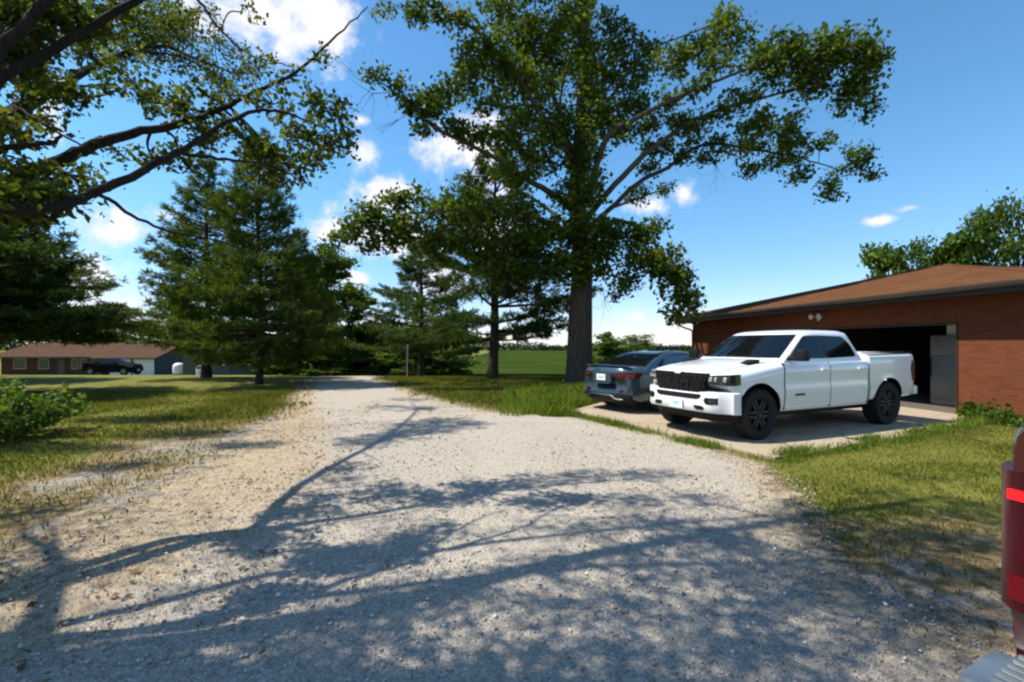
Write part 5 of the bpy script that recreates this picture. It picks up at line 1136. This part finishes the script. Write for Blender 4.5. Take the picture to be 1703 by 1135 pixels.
def place_tree(name, meshes, mats, px, py, d, label, rz=0.0, sc=1.0, group=None, cat='tree', xy=None):
    x = (px - CX) / F * d if xy is None else xy[0]; y = d if xy is None else xy[1]
    r = empty(name, (x, y, float(terrain(y)) - .03), rz, label, cat, group); r.scale = (sc, sc, sc) if np.isscalar(sc) else sc
    tm, cm = meshes
    for nm, me, mt in (('trunk', tm, mats[0]), ('crown', cm, mats[1])):
        if not me.materials: me.materials.append(mt)
        o = bpy.data.objects.new(nm, me); COL.objects.link(o); o.parent = r
        if nm == 'trunk' and not me.polygons[0].use_smooth: me.polygons.foreach_set('use_smooth', [True] * len(me.polygons))
    return r
PA = pine_meshes(10.4, 1.0, 3.3, .32, 7, 44, .25, 31, .16, 0, 0, .036, tr=.14)
PB = pine_meshes(10.8, 1.4, 4.0, .34, 7, 46, .27, 32, .14, 0, 0, .038, tr=.22)
place_tree('pine_tree', PA, (M_BARKP, L_PINE2), 432, 640, 18.8, 'pine with thin bare lower trunk nearest the left edge of the road', 1.0, 1.0, 'pines on the left lawn')
place_tree('pine_tree', PB, (M_BARKP, L_PINE2), 345, 628, 23.0, 'wide dense pine standing in front of the grey shed', 2.2, (1.0, 1.0, 1.02), 'pines on the left lawn')
place_tree('pine_tree', PB, (M_BARKP, L_PINE), 500, 625, 29.0, 'dark pine standing right behind the thin trunked pine', 4.0, (.85, .85, .86), 'pines on the left lawn')
PC = pine_meshes(11.4, 1.9, 5.6, .55, 5, 84, .32, 35, .06, .12, .01, .046, 16, .27)
place_tree('pine_tree', PC, (M_BARKP, L_PINE), 820, 628, 22.6, 'open branched pine with layered boughs left of the big trunk', .6, 1.0)
place_tree('pine_tree', PC, (M_BARKP, L_PINE), 702, 628, 27.0, 'shorter open pine behind the metal post, its boughs pointing left', 2.9, (.86, .86, .70))
PD = pine_meshes(9.5, 2.75, 4.6, .26, 9, 60, .28, 36, .24, 0, 0, .045, 13, .3)
place_tree('pine_tree', PD, (M_BARKD, L_PINE), -46, 640, 14.5, 'dark drooping evergreen cut by the left edge of the frame', .3, (.95, .95, .74), xy=(-17.0, 14.6))
place_tree('pine_tree', PD, (M_BARKD, L_PINE), -46, 640, 20, 'taller evergreen just behind the drooping one at the left edge', 2.1, (.9, .9, .86), xy=(-24.2, 20.5))
place_tree('pine_tree', PD, (M_BARKD, L_PINE), -46, 640, 20, 'evergreen whose low boughs hang before the left end of the house', 4.1, (1, 1, .8), xy=(-33.5, 27.5))
rng = np.random.default_rng(77)

# ---- bushy background trees
def broad_meshes(h, w, seed, trunk_h=.25, leaf=.30, n=5200, up=.5, tw=.14, holes=1.0):
    global rng
    rng = np.random.default_rng(seed); T = Tree()
    T.limb([(0, 0, -.3), (.03, 0, h * .3), (-.03, .05, h * .6), (.05, 0, h * .9)], tw, .04, 8, 4)
    cl = []
    for k in range(22):
        z = h * rng.uniform(trunk_h, .98); f = (z / h - trunk_h) / (1 - trunk_h); R_ = w * math.sqrt(max(.05, 1 - abs(f - .42) ** 2 / .40)) * .72
        a = rng.uniform(0, 6.28); rr = R_ * rng.uniform(.25, 1.05); cl.append((rr * math.cos(a), rr * math.sin(a), z))
    for c in cl:
        T.limb([(0, 0, c[2] * .62), (c[0] * .5, c[1] * .5, c[2] * .85), c], .05, .012, 5, 3)
        r = w * rng.uniform(.24, .42); T.cluster(c, (r, r, r * rng.uniform(.6, .95)), n / 22, 16, r * .24, .12)
    tm = fast_mesh('trunk', np.vstack(T.t.V), np.vstack(T.t.F)); V, Fq = leaf_quads(np.vstack(T.leaves), leaf, up, .7)
    return tm, fast_mesh('crown', V, Fq)
BA = broad_meshes(6.0, 2.7, 51, .04, .25, 8500, .1)
BB = broad_meshes(8.0, 2.4, 52, .12, .25, 7000)
BC = broad_meshes(11.0, 2.6, 53, .10, .26, 8000)
BD = broad_meshes(3.0, 1.5, 54, .0, .17, 4600, .1)
BE = broad_meshes(8.0, 3.4, 55, .15, .22, 5200)
rng = np.random.default_rng(78)
mats = (M_BARKD, L_BUSH)
GB = 'bushy trees at the end of the road'
def at_height(px, ptop, d, mesh_h): return (CH + (HY - ptop) / F * d - float(terrain(d))) / mesh_h
BG = [('broadleaf_tree', BC, 11.0, 545, 415, 33, 1.0, 'tall narrow leafy tree rising behind the pines at the road end', GB), ('broadleaf_tree', BC, 11.0, 580, 475, 36, 1.05, 'leafy tree leaning right above the far end of the road', GB),
      ('broadleaf_tree', BB, 8.0, 512, 440, 40, 1.2, 'dark leafy tree filling the gap behind the left pines', GB),
      ('broadleaf_tree', BA, 6.0, 582, 548, 38, 1.35, 'bright bushy tree straight beyond the end of the gravel', GB), ('broadleaf_tree', BA, 6.0, 622, 542, 40, 1.4, 'bushy tree right of the road end under open sky', GB),
      ('broadleaf_tree', BA, 6.0, 662, 545, 37, 1.3, 'bushy tree directly behind the thin metal post', GB), ('broadleaf_tree', BB, 8.0, 705, 530, 36, 1.15, 'dark leafy tree between the metal post and the open pine', GB),
      ('broadleaf_tree', BA, 6.0, 742, 550, 34, 1.0, 'low dark tree beside the bean field', GB),
      ('bush', BD, 3.0, 524, 594, 27, 1.0, 'light green rounded bush at the left end of the road', None), ('bush', BD, 3.0, 556, 612, 27, .9, 'small dark bush at the far edge of the gravel', None), ('bush', BD, 3.0, 640, 588, 31, 1.5, 'pale green bush left of the metal post', None), ('bush', BD, 3.0, 700, 592, 29, 1.4, 'dark bush right of the metal post', None), ('bush', BD, 3.0, 600, 596, 30, 1.3, 'green bush blocking the view past the road end', None), ('bush', BD, 3.0, 752, 600, 30, 1.3, 'spreading bush at the near corner of the bean field', None),
      ('broadleaf_tree', BB, 8.0, 1006, 556, 44, .95, 'small bright tree right of the big trunk', None), ('broadleaf_tree', BE, 8.0, 1063, 560, 46, .8, 'small airy tree above the sedan roof', None), ('bush', BA, 6.0, 1036, 582, 46, .7, 'low bush between two small trees beyond the sedan', None),
      ('broadleaf_tree', BB, 8.0, 190, 534, 84, 1.5, 'round tree behind the low house roof', 'trees behind the low house'), ('broadleaf_tree', BA, 6.0, 168, 552, 74, 1.2, 'lime green tree showing over the house ridge', 'trees behind the low house'), ('broadleaf_tree', BE, 8.0, 128, 530, 78, 1.5, 'tree left of the lime green one behind the house', 'trees behind the low house'),
      ('broadleaf_tree', BE, 8.0, 250, 536, 82, 1.6, 'broad tree behind the white garage wing', 'trees behind the low house'), ('broadleaf_tree', BB, 8.0, 50, 500, 74, 1.8, 'dark tall tree at the far left behind the house', 'trees behind the low house'), ('broadleaf_tree', BE, 8.0, 310, 520, 76, 1.6, 'broad tree behind the grey shed', 'trees behind the low house'), ('broadleaf_tree', BB, 8.0, 385, 520, 66, 1.6, 'dark tree seen between the two left pines', 'trees behind the low house'), ('broadleaf_tree', BA, 6.0, 440, 560, 52, 1.5, 'dark thicket tree behind the thin pine trunk', 'trees behind the low house'), ('broadleaf_tree', BA, 6.0, 480, 565, 44, 1.4, 'dark thicket tree left of the road end', 'trees behind the low house'),
      ('broadleaf_tree', BE, 8.0, 1695, 342, 26.5, .78, 'tallest tree rising behind the right end of the garage roof', 'trees behind the garage'), ('broadleaf_tree', BE, 8.0, 1628, 365, 27.5, .7, 'pointed tree behind the middle of the garage roof', 'trees behind the garage'), ('broadleaf_tree', BA, 6.0, 1575, 405, 28, .9, 'low tree top just over the garage roof peak', 'trees behind the garage'), ('broadleaf_tree', BE, 8.0, 1530, 412, 29, .7, 'thin tree top left of the garage roof peak', 'trees behind the garage'), ('broadleaf_tree', BA, 6.0, 1478, 420, 31, .85, 'leftmost tree top peeking over the garage hip', 'trees behind the garage')]
for i, (nm, ms, mh, px, pt, d, wk, lab, grp) in enumerate(BG):
    s = at_height(px, pt, d, mh); place_tree(nm, ms, mats if nm != 'bush' else (M_BARKD, L_BUSH), px, 0, d, lab, 1.7 * i, (wk, wk, s), grp, 'bush' if nm == 'bush' else 'tree')

# ---- small plants
def plant(name, loc, r, h, n, leaf, mat, label, cat, stems, seed):
    global rng
    rng = np.random.default_rng(seed); root = empty(name, loc, 0, label, cat); T = Tree()
    for k in range(stems):
        a = rng.uniform(0, 6.28); q = r * math.sqrt(rng.random()) ; e = np.array((q * math.cos(a), q * math.sin(a), h * rng.uniform(.35, 1) * (1 - .45 * (q / r) ** 2)))
        T.limb([(e[0] * .25, e[1] * .25, -.02), (e[0] * .6, e[1] * .6, e[2] * .6), e], .012, .004, 4, 3)
        T.leaves.append(tufts(np.linspace(e * np.array((.6, .6, .45)), e, 5), max(2, n // stems // 5), leaf * .75))
    T.build(root, M_BARKD, mat, leaf, .8, .7, 'stem'); return root
plant('bush', (-8.75, 7.7, 0), 1.35, 1.1, 4600, .085, L_YEL, 'leafy yellow green bush at the left edge of the lawn', 'bush', 60, 61)
plant('weed', glocal(.78, -.33, 0), .42, .48, 420, .10, L_BUSH, 'leafy weed growing against the brick wall', 'plant', 20, 62)
plant('weed', glocal(1.25, -.4, 0), .25, .26, 160, .085, L_BUSH, 'smaller leafy weed at the corner of the brick wall', 'plant', 12, 63)
rng = np.random.default_rng(79)

# ---- far woods along the horizon
def far_woods():
    C = []
    for x in np.arange(-640, 640, 5.0):
        y = 445 + 18 * vnoise(x, 0, .03, 41); hgt = 4.6 + 4.2 * vnoise(x, 1, .045, 42) + 2.0 * vnoise(x, 3, .2, 43)
        if 95 < x < 140: hgt += 3
        C.append(in_ellipsoid(150, (x, y, -3.4 + hgt * .40), (5.2, 6, hgt * .62)))
    V, Fq = leaf_quads(np.vstack(C), 1.7, .3, .8); stuff('far_woods', V, Fq, L_FAR, 'dark belt of woods along the horizon beyond the field')
far_woods()
